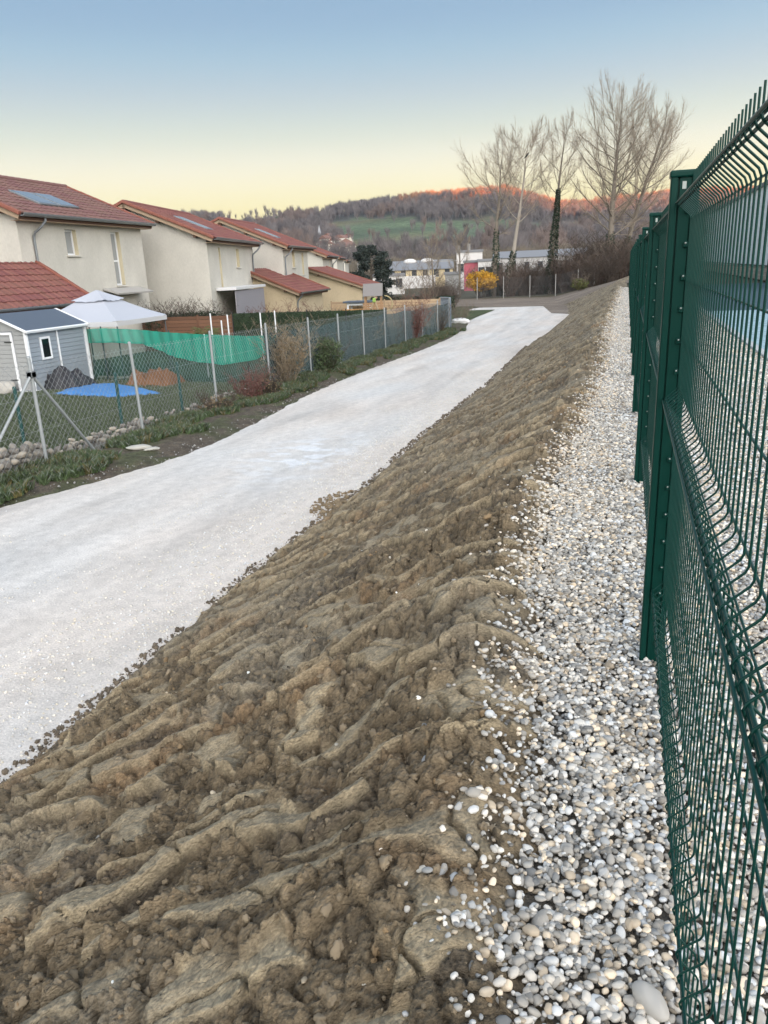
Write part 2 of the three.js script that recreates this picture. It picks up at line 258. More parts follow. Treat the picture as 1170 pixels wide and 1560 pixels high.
{
  const make = (name, zs, us) => {
    const tmp = [];
    const g = sheet(us, zs, (u, z) => { const x = bankX(u, z), far = Math.hypot(x, z), q = bank(x, z, far); tmp.push(q[1]); const o = clamp(q[1][0] + 0.05, 0, 0.16); return [x - 0.10 * o, q[0], z + 0.2 * o * sstep(0.02, 0.12, u) * (1 - sstep(0.9, 1, u))]; });
    const cl = new Float32Array(tmp.length * 3), p = g.attributes.position, uv = g.attributes.uv;
    for (let i = 0; i < p.count; i++) uv.setXY(i, p.getX(i) * 1.1 - 0.4 * tmp[i][0], p.getZ(i) - 1.3 * tmp[i][0]);
    for (let i = 0; i < tmp.length; i++) {
      const [, pad, id1, rough, id2] = tmp[i], x = p.getX(i), z = p.getZ(i);
      const dry = sstep(0.15, 0.75, pad), n = fbm(x * 2.2, z * 2.2, 3), och = 0.8 * sstep(0.2, 0.5, fbm(x * 1.3 + 40, z * 1.3, 3)) * (1 - 0.5 * dry), grey = sstep(0.0, 0.4, fbm(x * 0.8 + 11, z * 0.8 - 5, 2)), wet = sstep(0.15, 0.45, fbm(x * 2.1 + 70, z * 2.1, 2)) * (1 - dry);
      let c = [mix(0.195, 0.385, dry), mix(0.149, 0.312, dry), mix(0.092, 0.202, dry)];
      c = [mix(c[0], 0.33, 0.55 * och), mix(c[1], 0.205, 0.55 * och), mix(c[2], 0.105, 0.55 * och)];
      c = [mix(c[0], 0.28, 0.4 * grey), mix(c[1], 0.25, 0.4 * grey), mix(c[2], 0.192, 0.4 * grey)];
      c = [mix(c[0], 0.115, 0.6 * wet), mix(c[1], 0.095, 0.6 * wet), mix(c[2], 0.072, 0.6 * wet)];
      const k = (1 + 0.3 * n) * (1 + rough * (0.4 * (id1 - 0.5) + 0.45 * (id2 - 0.5)));
      cl.set(c.map((v) => v * k), i * 3);
    }
    g.setAttribute('color', new THREE.BufferAttribute(cl, 3));
    struct(name, g, M.soil);
  };
  make('earth_bank', away(0.1, -4.6, 0.0026, 0.0048, 0.3), lin(0, 1, 660));
  make('earth_bank', away(-4.6, -66, 0.0046, 0.01, 0.3), lin(0, 1, 330));
}
const bankY = (x, z) => bank(x, z, 3)[0];
// clods torn loose, lying in the crumbly bands and along the toe
{
  reseed(23); const list = [];
  for (let i = 0; i < 9000; i++) {
    const z = -0.9 - 14 * Math.pow(rnd(), 1.7), tz = rnd() < 0.12, u = tz ? R(0.93, 1.02) : rnd(), x = mix(edge(z) + 0.03, toe(z), u); const q = bank(x, z, 3); if (!tz && q[1][1] > 0.35) continue;
    const s = (0.003 + 0.013 * Math.pow(rnd(), 3.5)) * (1 + 0.05 * -z), k = R(0.75, 1.2), o = rnd() < 0.1;
    list.push([x, q[0] - s * 0.05, z + 0.2 * clamp(q[1][0] + 0.05, 0, 0.16), R(0, 6), R(0, 6), R(0, 6), s * R(.8, 1.5), s, s, 0.22 * k * (o ? 1.12 : 1), 0.172 * k, 0.112 * k * (o ? 0.85 : 1)]);
  }
  // wet dark clods rolled to the toe of the bank, and a spill of soil out onto the road
  for (let i = 0; i < 5200; i++) { const z = -2.2 - 30 * Math.pow(rnd(), 1.3), x = toe(z) - 0.02 + R(-0.06, 0.10) + 0.05 * noise(z * 3, 4), s = (0.004 + 0.013 * Math.pow(rnd(), 2.8)) * (1 + 0.03 * -z), k = R(0.7, 1.3); if (noise(z * 1.1, 9) < -0.25) continue; list.push([x, roadY(x, z) + s * 0.3, z, R(0, 6), R(0, 6), R(0, 6), s * R(.8, 1.5), s, s, 0.125 * k, 0.10 * k, 0.072 * k]); }
  const sp = onLow(505, 772); for (let i = 0; i < 420; i++) { const a = R(0, 6.28), q = Math.pow(rnd(), 0.8), x = sp.x + Math.cos(a) * q * 0.3 + 0.1, z = sp.z + Math.sin(a) * q * 0.6, s = 0.006 + 0.022 * Math.pow(rnd(), 2), k = R(0.75, 1.25); list.push([x, roadY(x, z) + s * 0.3, z, R(0, 6), R(0, 6), R(0, 6), s * 1.3, s, s, 0.21 * k, 0.16 * k, 0.10 * k]); }
  tag(scatter('earth_clods', clodGeo(9), mat(0xffffff, 0.95, { bumpMap: reps(texBump, 2), bumpScale: 0.02 }), list, scene), 'crumbled brown clods strewn over the raw earth bank', 'earth clods');
}
// ---- pebble strip along the fence
const COURT_X = 1.92;
{
  reseed(37);
  const bed = struct('gravel_strip', sheet(lin(0, 1, 40), away(1.0, -42, 0.012, 0.05, 0.5), (u, z) => { const x = mix(edge(z) - 0.12, COURT_X, u); return [x, -0.016 + 0.012 * noise(x * 2, z * 2) - 0.05 * (1 - sstep(0, 0.13, u)), z]; }), M.bed);
  const geos = [pebbleGeo(1, 2, 0.62, 0.32), pebbleGeo(2, 2, 0.55, 0.25), pebbleGeo(5, 2, 0.72, 0.4), pebbleGeo(8, 2, 0.5, 0.45)], lo = [pebbleGeo(1, 1, 0.62, 0.32), pebbleGeo(5, 1, 0.6, 0.4)];
  const nearL = geos.map(() => []), farL = lo.map(() => []), singles = [];
  const pm = mat(0xffffff, 0.72, { bumpMap: reps(texBump, 1), bumpScale: 0.0 });
  function put(x, z, y, s) {
    const dust = clamp(0.35 + 0.55 * sstep(0.35, -0.35, x + 0.15) * sstep(2.2, 4.5, -z) + 0.75 * fbm(x * 2.6, z * 1.5 + 3, 2)), blue = sstep(-0.1, 0.5, noise(x * 2 + 20, z * 1.1) + 0.25 * clamp(x + 0.3));
    const v = rnd(); let g = v < 0.2 ? R(0.10, 0.2) : v < 0.58 ? R(0.23, 0.43) : R(0.46, 0.72);
    g = mix(g, Math.max(g, 0.44), dust * 0.55);
    let c = [g * 1.02, g, g * 0.955]; const h = rnd();
    if (h < 0.2) c = [g * 1.14, g * 0.99, g * 0.79]; else if (h < 0.42) c = [g * (0.95 - 0.04 * blue), g * 0.985, g * (1.01 + 0.07 * blue)];
    c[0] *= 1.02 + 0.06 * dust; c[2] *= 0.96 - 0.07 * dust;
    return [x, y, z, R(-.55, .55), R(0, 6.3), R(-.55, .55), s * R(.85, 1.25), s * R(.8, 1.15), s * R(.85, 1.1), ...c];
  }
  const size = () => 0.0056 + 0.0086 * Math.pow(rnd(), 1.6) + (rnd() < 0.03 ? R(0.003, 0.011) : 0);
  const dens = (z) => (z > -5 ? 8200 : z > -10 ? 6800 : z > -20 ? 4200 : 2600);
  for (let z = 0.2; z > -41.5; z -= 0.25) {
    const n = Math.round(dens(z) * 0.25 * 2.6);
    for (let i = 0; i < n; i++) {
      const x = R(-0.7, COURT_X), zz = z - rnd() * 0.25, e = edge(zz) + 0.13 * noise(zz * 2.2, 8) + 0.06 * noise(zz * 7, 3), d = x - e;
      if (d < 0) { if (d < -0.3 || rnd() > 0.008 + 0.22 * sstep(-0.14, 0, d)) continue; } else if (d < 0.22 && rnd() > 0.3 + 0.7 * sstep(0, 0.22, d + 0.1 * noise(x * 8, zz * 8))) continue;
      if (zz < -12 && x > 1.2 && rnd() < 0.4) continue;
      const s = size() * (zz < -10 ? 1.12 : 1) * (zz < -20 ? 1.2 : 1), up = d < 0 ? bankY(x, zz) : Math.max(rnd() < 0.5 ? -0.004 : 0.006, d < 0.3 ? bankY(x, zz) - 0.003 : -1);
      const l = put(x, zz, up + s * 0.15 + 0.006 * noise(x * 5, zz * 5), s);
      if (zz > -7.5) { const k = Math.floor(rnd() * geos.length); if (zz < -0.95 && zz > -2.0 && x < 0.12 && d > 0.03 && singles.length < 300 && s > 0.0095) singles.push([k, l]); else nearL[k].push(l); } else farL[Math.floor(rnd() * lo.length)].push(l);
    }
  }
  nearL.forEach((l, i) => scatter('pebbles', geos[i], pm, l, bed)); farL.forEach((l, i) => scatter('pebbles', lo[i], pm, l, bed));
  const tones = Array.from({ length: 10 }, (_, i) => { const l = put(0, -1.5, 0, 0.01); return mat([l[9], l[10], l[11]], 0.72); });
  for (const [k, l] of singles) { const m = part('pebble', geos[k], tones[Math.floor(rnd() * tones.length)], bed); m.position.set(l[0], l[1] + 0.004, l[2]); m.rotation.set(l[3], l[4], l[5]); m.scale.set(l[6], l[7], l[8]); }
  // pebbles spilled down the bank
  const spill = []; for (let i = 0; i < 70; i++) { const z = -1 - 9 * Math.pow(rnd(), 1.4), x = edge(z) - 2.0 * Math.pow(rnd(), 2.2), s = size() * 0.95, l = put(x, z, bankY(x, z) + s * 0.25, s); l[9] *= 1.2; l[10] *= 1.2; l[11] *= 1.15; spill.push(l); }
  tag(scatter('spilled_pebbles', geos[0], pm, spill, scene), 'pale pebbles spilled down the brown earth bank', 'pebbles');
  const bp = at(990, 1525, 0.02); const cob = single('cobble', pebbleGeo(14, 3, 0.6, 0.22), mat([0.56, 0.53, 0.48], 0.75, { map: reps(texGrain, 1) }), 'large pale oval cobble among the pebbles at the wire fence foot', 'cobble', [bp.x, 0.022, bp.z], -0.9); cob.scale.set(0.044, 0.04, 0.032);
}
// ---- verge, lawns, far yard, sports court
const FENCE_X = table([[4, -8.3], [-9.3, -8.3], [-12.1, -8.45], [-18.5, -8.8], [-24, -8.95], [-34, -9.2], [-43, -9.1]]);
{
  reseed(41);
  struct('verge', sheet(lin(0, 1, 60), away(3, -66, 0.008, 0.06, 0.5), (u, z) => {
    const a = roadL(z) + 0.35, b = z > -44 ? FENCE_X(z) - 0.5 : roadL(z) - 1.6, x = mix(a, b, u);
    return [x, low(z) - 0.03 + 0.10 * sstep(0.1, 0.5, u) + 0.03 * noise(x * 3, z * 2) + 0.035 * fbm(x * 8, z * 8, 3), z];
  }, (x, z) => { const k = 1 + 0.5 * fbm(x * 4, z * 4, 3), g = sstep(0.0, 0.35, fbm(x * 1.2, z * 0.8 + 7, 3) + 0.15); return [mix(0.125, 0.10, g) * k, mix(0.10, 0.105, g) * k, mix(0.072, 0.05, g) * k]; }), M.dirt);
  struct('lawn', sheet(lin(0, 1, 60), lin(4, -60, 90), (u, z) => { const x = mix(FENCE_X(z) - 0.3, -32, u * u); return [x, low(z) + 0.07 + 0.02 * noise(x, z), z]; },
    (x, z) => { const k = 1 + 0.5 * fbm(x * 0.9, z * 0.9, 4), d = sstep(0.2, 0.6, fbm(x * 0.5 + 9, z * 0.5, 3)); return [mix(0.085, 0.14, d) * k, mix(0.112, 0.125, d) * k, mix(0.04, 0.065, d) * k]; }), M.lawn);
  struct('dirt_yard', sheet(lin(-34, 2, 70), lin(-50, -96, 70), (x, z) => [x, land(x, z) - 0.015 + 0.05 * fbm(x * 0.6, z * 0.8, 3) - 0.03 + (x > -13.5 && z > -66 && x < roadL(z) + 6 ? -0.03 : 0), z],
    (x, z) => { const k = 1 + 0.3 * fbm(x * 0.7, z * 1.6, 4), p = sstep(-0.1, 0.5, noise(x * 0.15, z * 0.6)), g = sstep(-78, -86, z + 2 * noise(x * 0.3, 1)); return [mix(mix(0.25, 0.34, p), 0.12, g) * k, mix(mix(0.20, 0.28, p), 0.11, g) * k, mix(mix(0.155, 0.225, p), 0.062, g) * k]; }), M.dirt);
  const court = (x0, x1, z0, z1, y) => sheet(lin(x0, x1, 10), lin(z0, z1, 30), (x, z) => [x, y, z]);
  const cm = (c) => mat(c, 0.85, { map: reps(texGrain, 0.7), bumpMap: reps(texBump, 4), bumpScale: 0.002 });
  struct('court_surface', court(COURT_X + 0.12, 30, 4, -22.5, 0.0), cm([0.36, 0.52, 0.58]));
  struct('court_surround', court(COURT_X + 0.12, 30, -22.504, -42, 0.0), cm([0.035, 0.085, 0.115]));
  struct('court_kerb', [rbox(0.12, 0.16, 47, 0.01, COURT_X + 0.06, -0.04, -19)], mat([0.55, 0.56, 0.56], 0.85, { map: reps(texGrain, 2) }));
}
// ---- hills: the wooded one ahead, and an unseen one behind, its crest shaped to keep sun off the valley
const ridgeEl = table([[90, 3.2], [20, 3.4], [8.2, 3.3], [2.4, 3.45], [0, 3.25], [-2.5, 3.1], [-4.7, 3.2], [-6.9, 3.95], [-8.2, 4.35], [-11.3, 4.3], [-14, 4.2], [-15.9, 4.0], [-19.5, 3.6], [-24, 3.35], [-29, 3.6], [-41, 3.8], [-60, 3.8], [-90, 3.0]].map(([a, e]) => [a, e]));
const RIDGE = 1230;
function hillY(azd, r) {
  const t = clamp((r - 330) / (RIDGE - 330)), top = Math.tan(ridgeEl(azd) * RAD) * RIDGE;
  const x = r * Math.sin(azd * RAD), z = r * Math.cos(azd * RAD);
  const pr = 0.62 * t * t * (3 - 2 * t) + 0.38 * Math.pow(t, 0.9);
  const back = r > RIDGE ? -(r - RIDGE) * 0.22 : 0;
  return -4 + (top + 4) * pr + back + Math.sin(Math.PI * clamp(t)) * (13 * fbm(x * 0.0042 + 3, z * 0.0042, 3) + 5 * noise(x * 0.013, z * 0.013));
}
const fields = [[635, 364, 120, 24], [555, 348, 65, 16], [735, 341, 55, 8], [700, 356, 80, 12], [530, 385, 55, 12], [830, 350, 80, 11], [380, 338, 60, 6], [600, 340, 40, 9], [330, 352, 40, 8], [455, 326, 45, 5]].map(([u, v, a, b]) => { const d = ray(u, v); return [Math.atan2(d.x, -d.z) / RAD, Math.atan2(d.y, Math.hypot(d.x, d.z)) / RAD, a / 21.5, b / 21.5]; });
function fieldAt(azd, r, y) {
  const el = Math.atan2(y - EYE, r) / RAD, wx = 0.9 * noise(azd * 0.7, el * 2.2), wy = 0.3 * noise(azd * 0.8 + 9, el * 2.5); let m = 0;
  for (const f of fields) { const q = Math.hypot((azd + wx - f[0]) / f[2], (el + wy - f[1]) / f[3]); m = Math.max(m, 1 - q); } return m;
}
{
  const azs = lin(-66, 40, 260), rs = [300, ...lin(330, RIDGE, 90), ...lin(RIDGE + 30, 1400, 5)];
  const g = sheet(azs, rs, (a, r) => { const y = hillY(a, r); return [r * Math.sin(a * RAD), y, -r * Math.cos(a * RAD)]; }, (x, z, p) => {
    const r = Math.hypot(x, z), a = Math.atan2(x, -z) / RAD, f = sstep(-0.05, 0.12, fieldAt(a, r, p[1])), n = 1 + 0.5 * fbm(x * 0.02, z * 0.02, 4), ol = sstep(-0.1, 0.3, noise(x * 0.006, z * 0.006 + 4));
    return [mix(0.07, mix(0.10, 0.165, ol), f) * n, mix(0.062, mix(0.14, 0.155, ol), f) * n, mix(0.062, 0.072, f) * n];
  });
  struct('hill', g, mat(0xffffff, 0.95, { vertexColors: true, map: reps(texGrain, 0.02) }));
  // unseen ridge behind the camera, heights set to shade all below the far crest, across the sun's bearing: d metres towards the sun, a metres along the crest
  const crest = table([[1700, 128], [1000, 130], [712, 128], [670, 130], [584, 134], [521, 142], [470, 124], [430, 126], [396, 156], [363, 212], [300, 233], [177, 236], [-1700, 240]]), SH = SUN_H.clone().normalize();
  struct('hill', sheet(lin(-1700, 1700, 136), [700, 900, 1100, 1300, 1420, 1470, 1500, 1530, 1600, 1750, 1900], (a, d) => { const t = d <= 1500 ? sstep(700, 1500, d) : 1 - sstep(1500, 1900, d); return [SH.y * a + SH.x * d, -4 + (crest(a) + 4 + 2.5 * noise(a * 0.02, 2)) * t, -SH.x * a + SH.y * d]; }), mat([0.08, 0.075, 0.055], 0.95));
}
// ---------------------------------------------------------------- the green welded-mesh fence
const POST_X = 0.118, WIRE_X = 0.182, TIP_X = 0.142, PITCHZ = 2.52, FIRST = -2.74;
M.green = new THREE.MeshPhysicalMaterial({ color: new THREE.Color().setRGB(0.0025, 0.034, 0.026), roughness: 0.4, specularIntensity: 0.3 });
M.greenWire = new THREE.MeshPhysicalMaterial({ color: new THREE.Color().setRGB(0.003, 0.038, 0.03), roughness: 0.36, specularIntensity: 0.45 });
const fence = thing('welded_mesh_fence', 'dark green welded wire mesh fence with slotted posts along the pebble strip', 'fence');
{
  const prof = [[WIRE_X, 1.69], [WIRE_X, 1.648], [WIRE_X - 0.004, 1.64], [TIP_X + 0.003, 1.61], [TIP_X, 1.603], [TIP_X + 0.003, 1.596], [WIRE_X - 0.004, 1.566], [WIRE_X, 1.556],
    [WIRE_X, 1.035], [WIRE_X - 0.004, 1.026], [TIP_X + 0.003, 0.994], [TIP_X, 0.985], [TIP_X + 0.003, 0.976], [WIRE_X - 0.004, 0.944], [WIRE_X, 0.935],
    [WIRE_X, 0.335], [WIRE_X - 0.004, 0.326], [TIP_X + 0.003, 0.294], [TIP_X, 0.285], [TIP_X + 0.003, 0.276], [WIRE_X - 0.004, 0.244], [WIRE_X, 0.235], [WIRE_X, 0.03]];
  function bent(r, n) {                                                  // one upright wire with its three folds
    const pos = [], idx = [], N = prof.length;
    prof.forEach(([x, y], i) => { const a = prof[Math.max(0, i - 1)], b = prof[Math.min(N - 1, i + 1)], dx = b[0] - a[0], dy = b[1] - a[1], L = Math.hypot(dx, dy), nx = -dy / L, ny = dx / L; for (let k = 0; k < n; k++) { const q = k / n * 6.2832; pos.push(x + r * Math.cos(q) * nx, y + r * Math.cos(q) * ny, r * Math.sin(q)); } });
    for (let i = 0; i < N - 1; i++) for (let k = 0; k < n; k++) { const a = i * n + k, b = i * n + (k + 1) % n, c = a + n, d = b + n; idx.push(a, b, c, b, d, c); }
    for (let k = 1; k < n - 1; k++) { idx.push(0, k, k + 1); const o = (N - 1) * n; idx.push(o, o + k + 1, o + k); }
    const g = new THREE.BufferGeometry(); g.setAttribute('position', new THREE.Float32BufferAttribute(pos, 3)); g.setIndex(idx); g.computeVertexNormals(); g.setAttribute('uv', new THREE.Float32BufferAttribute(new Float32Array(pos.length / 3 * 2), 2)); return g;
  }
  const wireHi = bent(0.002, 8), wireLo = bent(0.0021, 4), L = PITCHZ - 0.05;
  const rail = (x, y, r) => { const g = new THREE.CylinderGeometry(r, r, L, 6); g.rotateX(Math.PI / 2); g.translate(x, y, -L / 2); return g; };
  const rails = [[WIRE_X + .005, 1.648, .0022], [WIRE_X + .005, 1.556, .0022], [WIRE_X + .005, 1.37, .0022], [WIRE_X + .005, 1.19, .0022], [WIRE_X + .005, 1.035, .0022], [WIRE_X + .005, 0.935, .0022], [WIRE_X + .005, 0.735, .0022], [WIRE_X + .005, 0.535, .0022], [WIRE_X + .005, 0.335, .0022], [WIRE_X + .005, 0.235, .0022], [WIRE_X + .005, 0.06, .0022],
    [TIP_X + .006, 1.608, .0029], [TIP_X + .006, 1.597, .0029], [TIP_X - .005, 1.603, .003], [TIP_X + .006, 0.991, .0029], [TIP_X + .006, 0.979, .0029], [TIP_X - .005, 0.985, .003], [TIP_X + .006, 0.291, .0029], [TIP_X + .006, 0.279, .0029]].map((q) => [q, rail(...q)]);
  const farRails = mergeGeometries(rails.map((r) => plain(r[1])));
  const nW = 50, farPanel = mergeGeometries([...Array(nW).keys()].map((i) => plain(wireLo.clone().translate(0, 0, -0.02 - i * (L - 0.04) / (nW - 1)))).concat([farRails]));
  // post: rolled section with a groove down its face
  const sh = new THREE.Shape(); const x0 = 0, w = 0.085, d = 0.062;
  [[0.004, 0], [0.019, 0], [0.021, 0.002], [0.021, 0.014], [0.027, 0.014], [0.027, 0.005], [0.060, 0.005], [0.060, 0.012], [0.064, 0.012], [0.064, 0.002], [0.066, 0], [w - 0.004, 0], [w, 0.004], [w, d - 0.004], [w - 0.004, d], [0.064, d], [0.064, d - 0.012], [0.027, d - 0.012], [0.027, d], [0.004, d], [0, d - 0.004], [0, 0.004]].forEach(([x, y], i) => (i ? sh.lineTo(x, y) : sh.moveTo(x, y)));
  const postG = new THREE.ExtrudeGeometry(sh, { depth: 1.93, bevelEnabled: false }); postG.rotateX(-Math.PI / 2); postG.translate(POST_X, -0.25, 0);   // face towards +z
  const capG = rbox(0.093, 0.022, 0.07, 0.007, POST_X + 0.0425, 1.688, -0.031);
  const clipG = rbox(0.014, 0.018, 0.012, 0.003, POST_X + 0.055, 0.08, 0.0);
  const screwG = new THREE.SphereGeometry(0.0032, 8, 6).scale(1, 1, 0.6).translate(POST_X + 0.055, 0.084, 0.0065);
  const holeG = box(0.012, 0.022, 0.002, POST_X + 0.040, 1.655, -0.004);
  const bright = mat([0.35, 0.38, 0.36], 0.4, { metalness: 0.6 });
  for (let k = -1; k < 16; k++) {
    const z = FIRST - k * PITCHZ;
    const post = part('post', postG, M.green, fence); post.position.z = z;
    part('cap', capG, M.green, post);
    if (k < 4) for (let i = 0; i < 16; i++) { const c = part('clip', clipG, M.green, post); c.position.y = i * 0.1; } if (k < 3) for (let i = 0; i < 16; i++) part('screw', screwG, bright, post).position.y = i * 0.1; if (k < 3) part('fixing_hole', holeG, bright, post);
    const pz = z + PITCHZ - 0.055;                                        // panel from the post before this one
    if (k <= 1) {
      const pan = new THREE.Group(); pan.name = 'mesh_panel'; pan.position.z = pz; fence.add(pan);
      for (let i = 0; i < nW; i++) { const m = part('upright_wire', wireHi, M.greenWire, pan); m.position.z = -0.02 - i * (L - 0.04) / (nW - 1); }
      for (const [, g] of rails) part('cross_wire', g, M.greenWire, pan);
    } else { const pan = part('mesh_panel', farPanel, M.greenWire, fence); pan.position.z = pz; }
  }
}
// what lies beyond it: a pale hall along the court
{
  const hall = thing('sports_hall', 'long pale blue clad sports hall beyond the wire fence and court', 'building', [6.9, 0, -34]);
  const L = 52, H = 4.75; const wallM = mat([0.72, 0.80, 0.84], 0.5);
  for (let i = 0; i < 26; i++) part('cladding_panel', rbox(0.08, H - 0.75, L / 26 - 0.02, 0.012, 0, 0.75 + (H - 0.75) / 2, -(i + 0.5) * L / 26), wallM, hall);
  part('wall', box(9.8, H, L - 0.1, 5.0, H / 2 - 0.002, -L / 2), wallM, hall);
  for (let i = 0; i < 9; i++) part('cladding_panel', rbox(1.08, H - 0.75, 0.08, 0.012, 0.55 + i * 1.1, 0.75 + (H - 0.75) / 2, 0.02), wallM, hall);
  part('plinth', [box(10, 0.62, 0.1, 5, 0.31, 0.03), box(0.1, 0.62, L, -0.01, 0.31, -L / 2)], mat([0.40, 0.35, 0.29], 0.85, { map: reps(texGrain, 1) }), hall);
  part('plinth_rail', [box(10.2, 0.05, 0.12, 5, 0.70, 0.04), box(0.12, 0.05, L + 0.1, -0.02, 0.70, -L / 2)], mat([0.08, 0.07, 0.06], 0.7), hall);
  part('eaves_trim', [box(0.25, 0.16, L + 0.2, -0.04, H + 0.08, -L / 2), box(10.2, 0.16, 0.2, 5, H + 0.08, 0.06)], mat([0.12, 0.14, 0.16], 0.6), hall);
  part('roof', xf(box(10.1, 0.1, L + 0.2, 0, 0, 0), [5, H + 0.2, -L / 2]), mat([0.2, 0.21, 0.22], 0.8), hall);
}
// ---------------------------------------------------------------- chain-link fence on the road's far side
const galv = mat([0.33, 0.35, 0.355], 0.5, { metalness: 0.35 });
const chain = thing('chain_link_fence', 'galvanised chain-link fence with round grey posts between the road and the gardens', 'fence');
const chainPosts = [[-8.25, -3.6], [-8.27, -6.5], [-8.25, -9.34], [-8.45, -12.14], [-8.62, -15.3], [-8.8, -18.5], [-8.9, -21.6], [-8.92, -24.2], [-8.96, -26.9], [-9.05, -29.9], [-9.15, -33.3], [-9.2, -36.6], [-9.15, -39.6], [-9.1, -42.2]];
{
  const H = 1.74, pg = new THREE.CylinderGeometry(0.027, 0.027, H + 0.3, 12), cg = new THREE.SphereGeometry(0.03, 10, 5, 0, 6.3, 0, 1.6);
  chainPosts.forEach(([x, z], i) => {
    const y = low(z), p = part('post', pg, galv, chain); p.position.set(x, y + H / 2 - 0.15, z); if (i === 3) { p.rotation.z = 0.03; p.rotation.x = -0.01; } const c = part('post_cap', cg, galv, p); c.position.y = H / 2 + 0.15;
    if (i === 2) for (const [bx, bz] of [[-8.45, -7.75], [-8.42, -10.75]]) { part('brace', rod([x, y + 1.5, z], [bx + 0.12, low(bz) - 0.15, bz], 0.022, 0.022, 10), galv, chain); part('clamp', rbox(0.1, 0.09, 0.1, 0.01, x, y + 1.5, z), galv, chain); }
    if (!i) return;
    // woven wire of the bay: zigzag strands, each hooked into its neighbour
    const [ax, az] = chainPosts[i - 1], len = Math.hypot(x - ax, z - az), cells = Math.round(len / 0.062), step = len / cells, rows = Math.round(1.6 / 0.062), pos = [], idx = [], r = i < 8 ? 0.0021 : 0.0024;
    const ux = (x - ax) / len, uz = (z - az) / len; let o = 0;
    const seg = (s0, y0, s1, y1) => { const X0 = ax + ux * s0, Z0 = az + uz * s0, X1 = ax + ux * s1, Z1 = az + uz * s1; const dx = s1 - s0, dy = y1 - y0, l = Math.hypot(dx, dy), nx = -dy / l * r, ny = dx / l * r; for (const [X, Y, Z] of [[X0, y0, Z0], [X1, y1, Z1]]) pos.push(X + ux * nx, Y + ny, Z + uz * nx, X - ux * nx * .5 + uz * r * .87, Y - ny * .5, Z - uz * nx * .5 - ux * r * .87, X - ux * nx * .5 - uz * r * .87, Y - ny * .5, Z - uz * nx * .5 + ux * r * .87); for (let k = 0; k < 3; k++) { const a = o + k, b = o + (k + 1) % 3; idx.push(a, b, a + 3, b, b + 3, a + 3); } o += 6; };
    const yb = (s) => mix(low(az), low(z), s / len) + 0.06, amp = step * 0.52;
    for (let c = 0; c < cells; c++) for (let q = 0; q < rows; q++) { const s = (c + 0.5) * step, e = (q + c) % 2 ? 1 : -1, y0 = yb(s) + q * 0.062; seg(s - e * amp, y0, s + e * amp, y0 + 0.062); }
    for (const hh of [0.12, 0.62, 1.12, 1.58]) for (let k = 0; k < 6; k++) { const s0 = k / 6 * len, s1 = (k + 1) / 6 * len, sag = (s) => 0.02 * Math.sin(Math.PI * s / len); seg(s0, yb(s0) + hh - sag(s0), s1, yb(s1) + hh - sag(s1)); }
    const g = new THREE.BufferGeometry(); g.setAttribute('position', new THREE.Float32BufferAttribute(pos, 3)); g.setIndex(idx); g.computeVertexNormals(); g.setAttribute('uv', new THREE.Float32BufferAttribute(new Float32Array(pos.length / 3 * 2), 2));
    part('wire_mesh', g, galv, chain);
  });
}
// ---------------------------------------------------------------- houses
const stucco = (c) => mat(c, 0.92, { map: texStucco, bumpMap: reps(texBump, 2.2), bumpScale: 0.004 });
M.render_ = stucco([0.63, 0.60, 0.53]); M.renderWarm = stucco([0.60, 0.49, 0.33]); M.jamb = stucco([0.70, 0.62, 0.44]);
M.pvc = mat([0.78, 0.79, 0.80], 0.35); M.glass = mat([0.045, 0.055, 0.06], 0.06); M.curtain = mat([0.30, 0.31, 0.31], 0.18, { roughness: 0.12 });
M.zinc = mat([0.20, 0.215, 0.225], 0.4, { metalness: 0.3 }); M.timber = mat([0.10, 0.05, 0.03], 0.8); M.fascia = mat([0.34, 0.25, 0.17], 0.85);
const tileMats = (c) => [0.9, 1.0, 1.08, 0.97].map((k, i) => mat([c[0] * k, c[1] * k * (1 + 0.06 * (i - 1)), c[2] * k], 0.78));
const TM = { dusk: tileMats([0.165, 0.082, 0.072]), red: tileMats([0.185, 0.068, 0.056]) };
M.verge = mat([0.235, 0.085, 0.058], 0.8);
const TW = 0.34, TL = 0.37;
function tileGeo() {
  const pr = [[0, 0.0], [0.05, 0.026], [0.10, 0.03], [0.15, 0.008], [0.24, 0.0], [0.345, 0.004]], pos = [], idx = [];
  pr.forEach(([w, h]) => { pos.push(-0.0, 0.0 + h, -w, 0, 0.042 + h, -w, -TL - 0.05, 0.012 + h, -w); });
  for (let i = 0; i < pr.length - 1; i++) { const a = i * 3, b = a + 3; idx.push(a, b, a + 1, b, b + 1, a + 1, a + 1, b + 1, a + 2, b + 1, b + 2, a + 2); }
  const g0 = new THREE.BufferGeometry(); g0.setAttribute('position', new THREE.Float32BufferAttribute(pos, 3)); g0.setIndex(idx); const g = g0.toNonIndexed(); g.computeVertexNormals(); g.setAttribute('uv', new THREE.Float32BufferAttribute(new Float32Array(g.attributes.position.count * 2), 2)); return g;
}
const TILE = tileGeo();
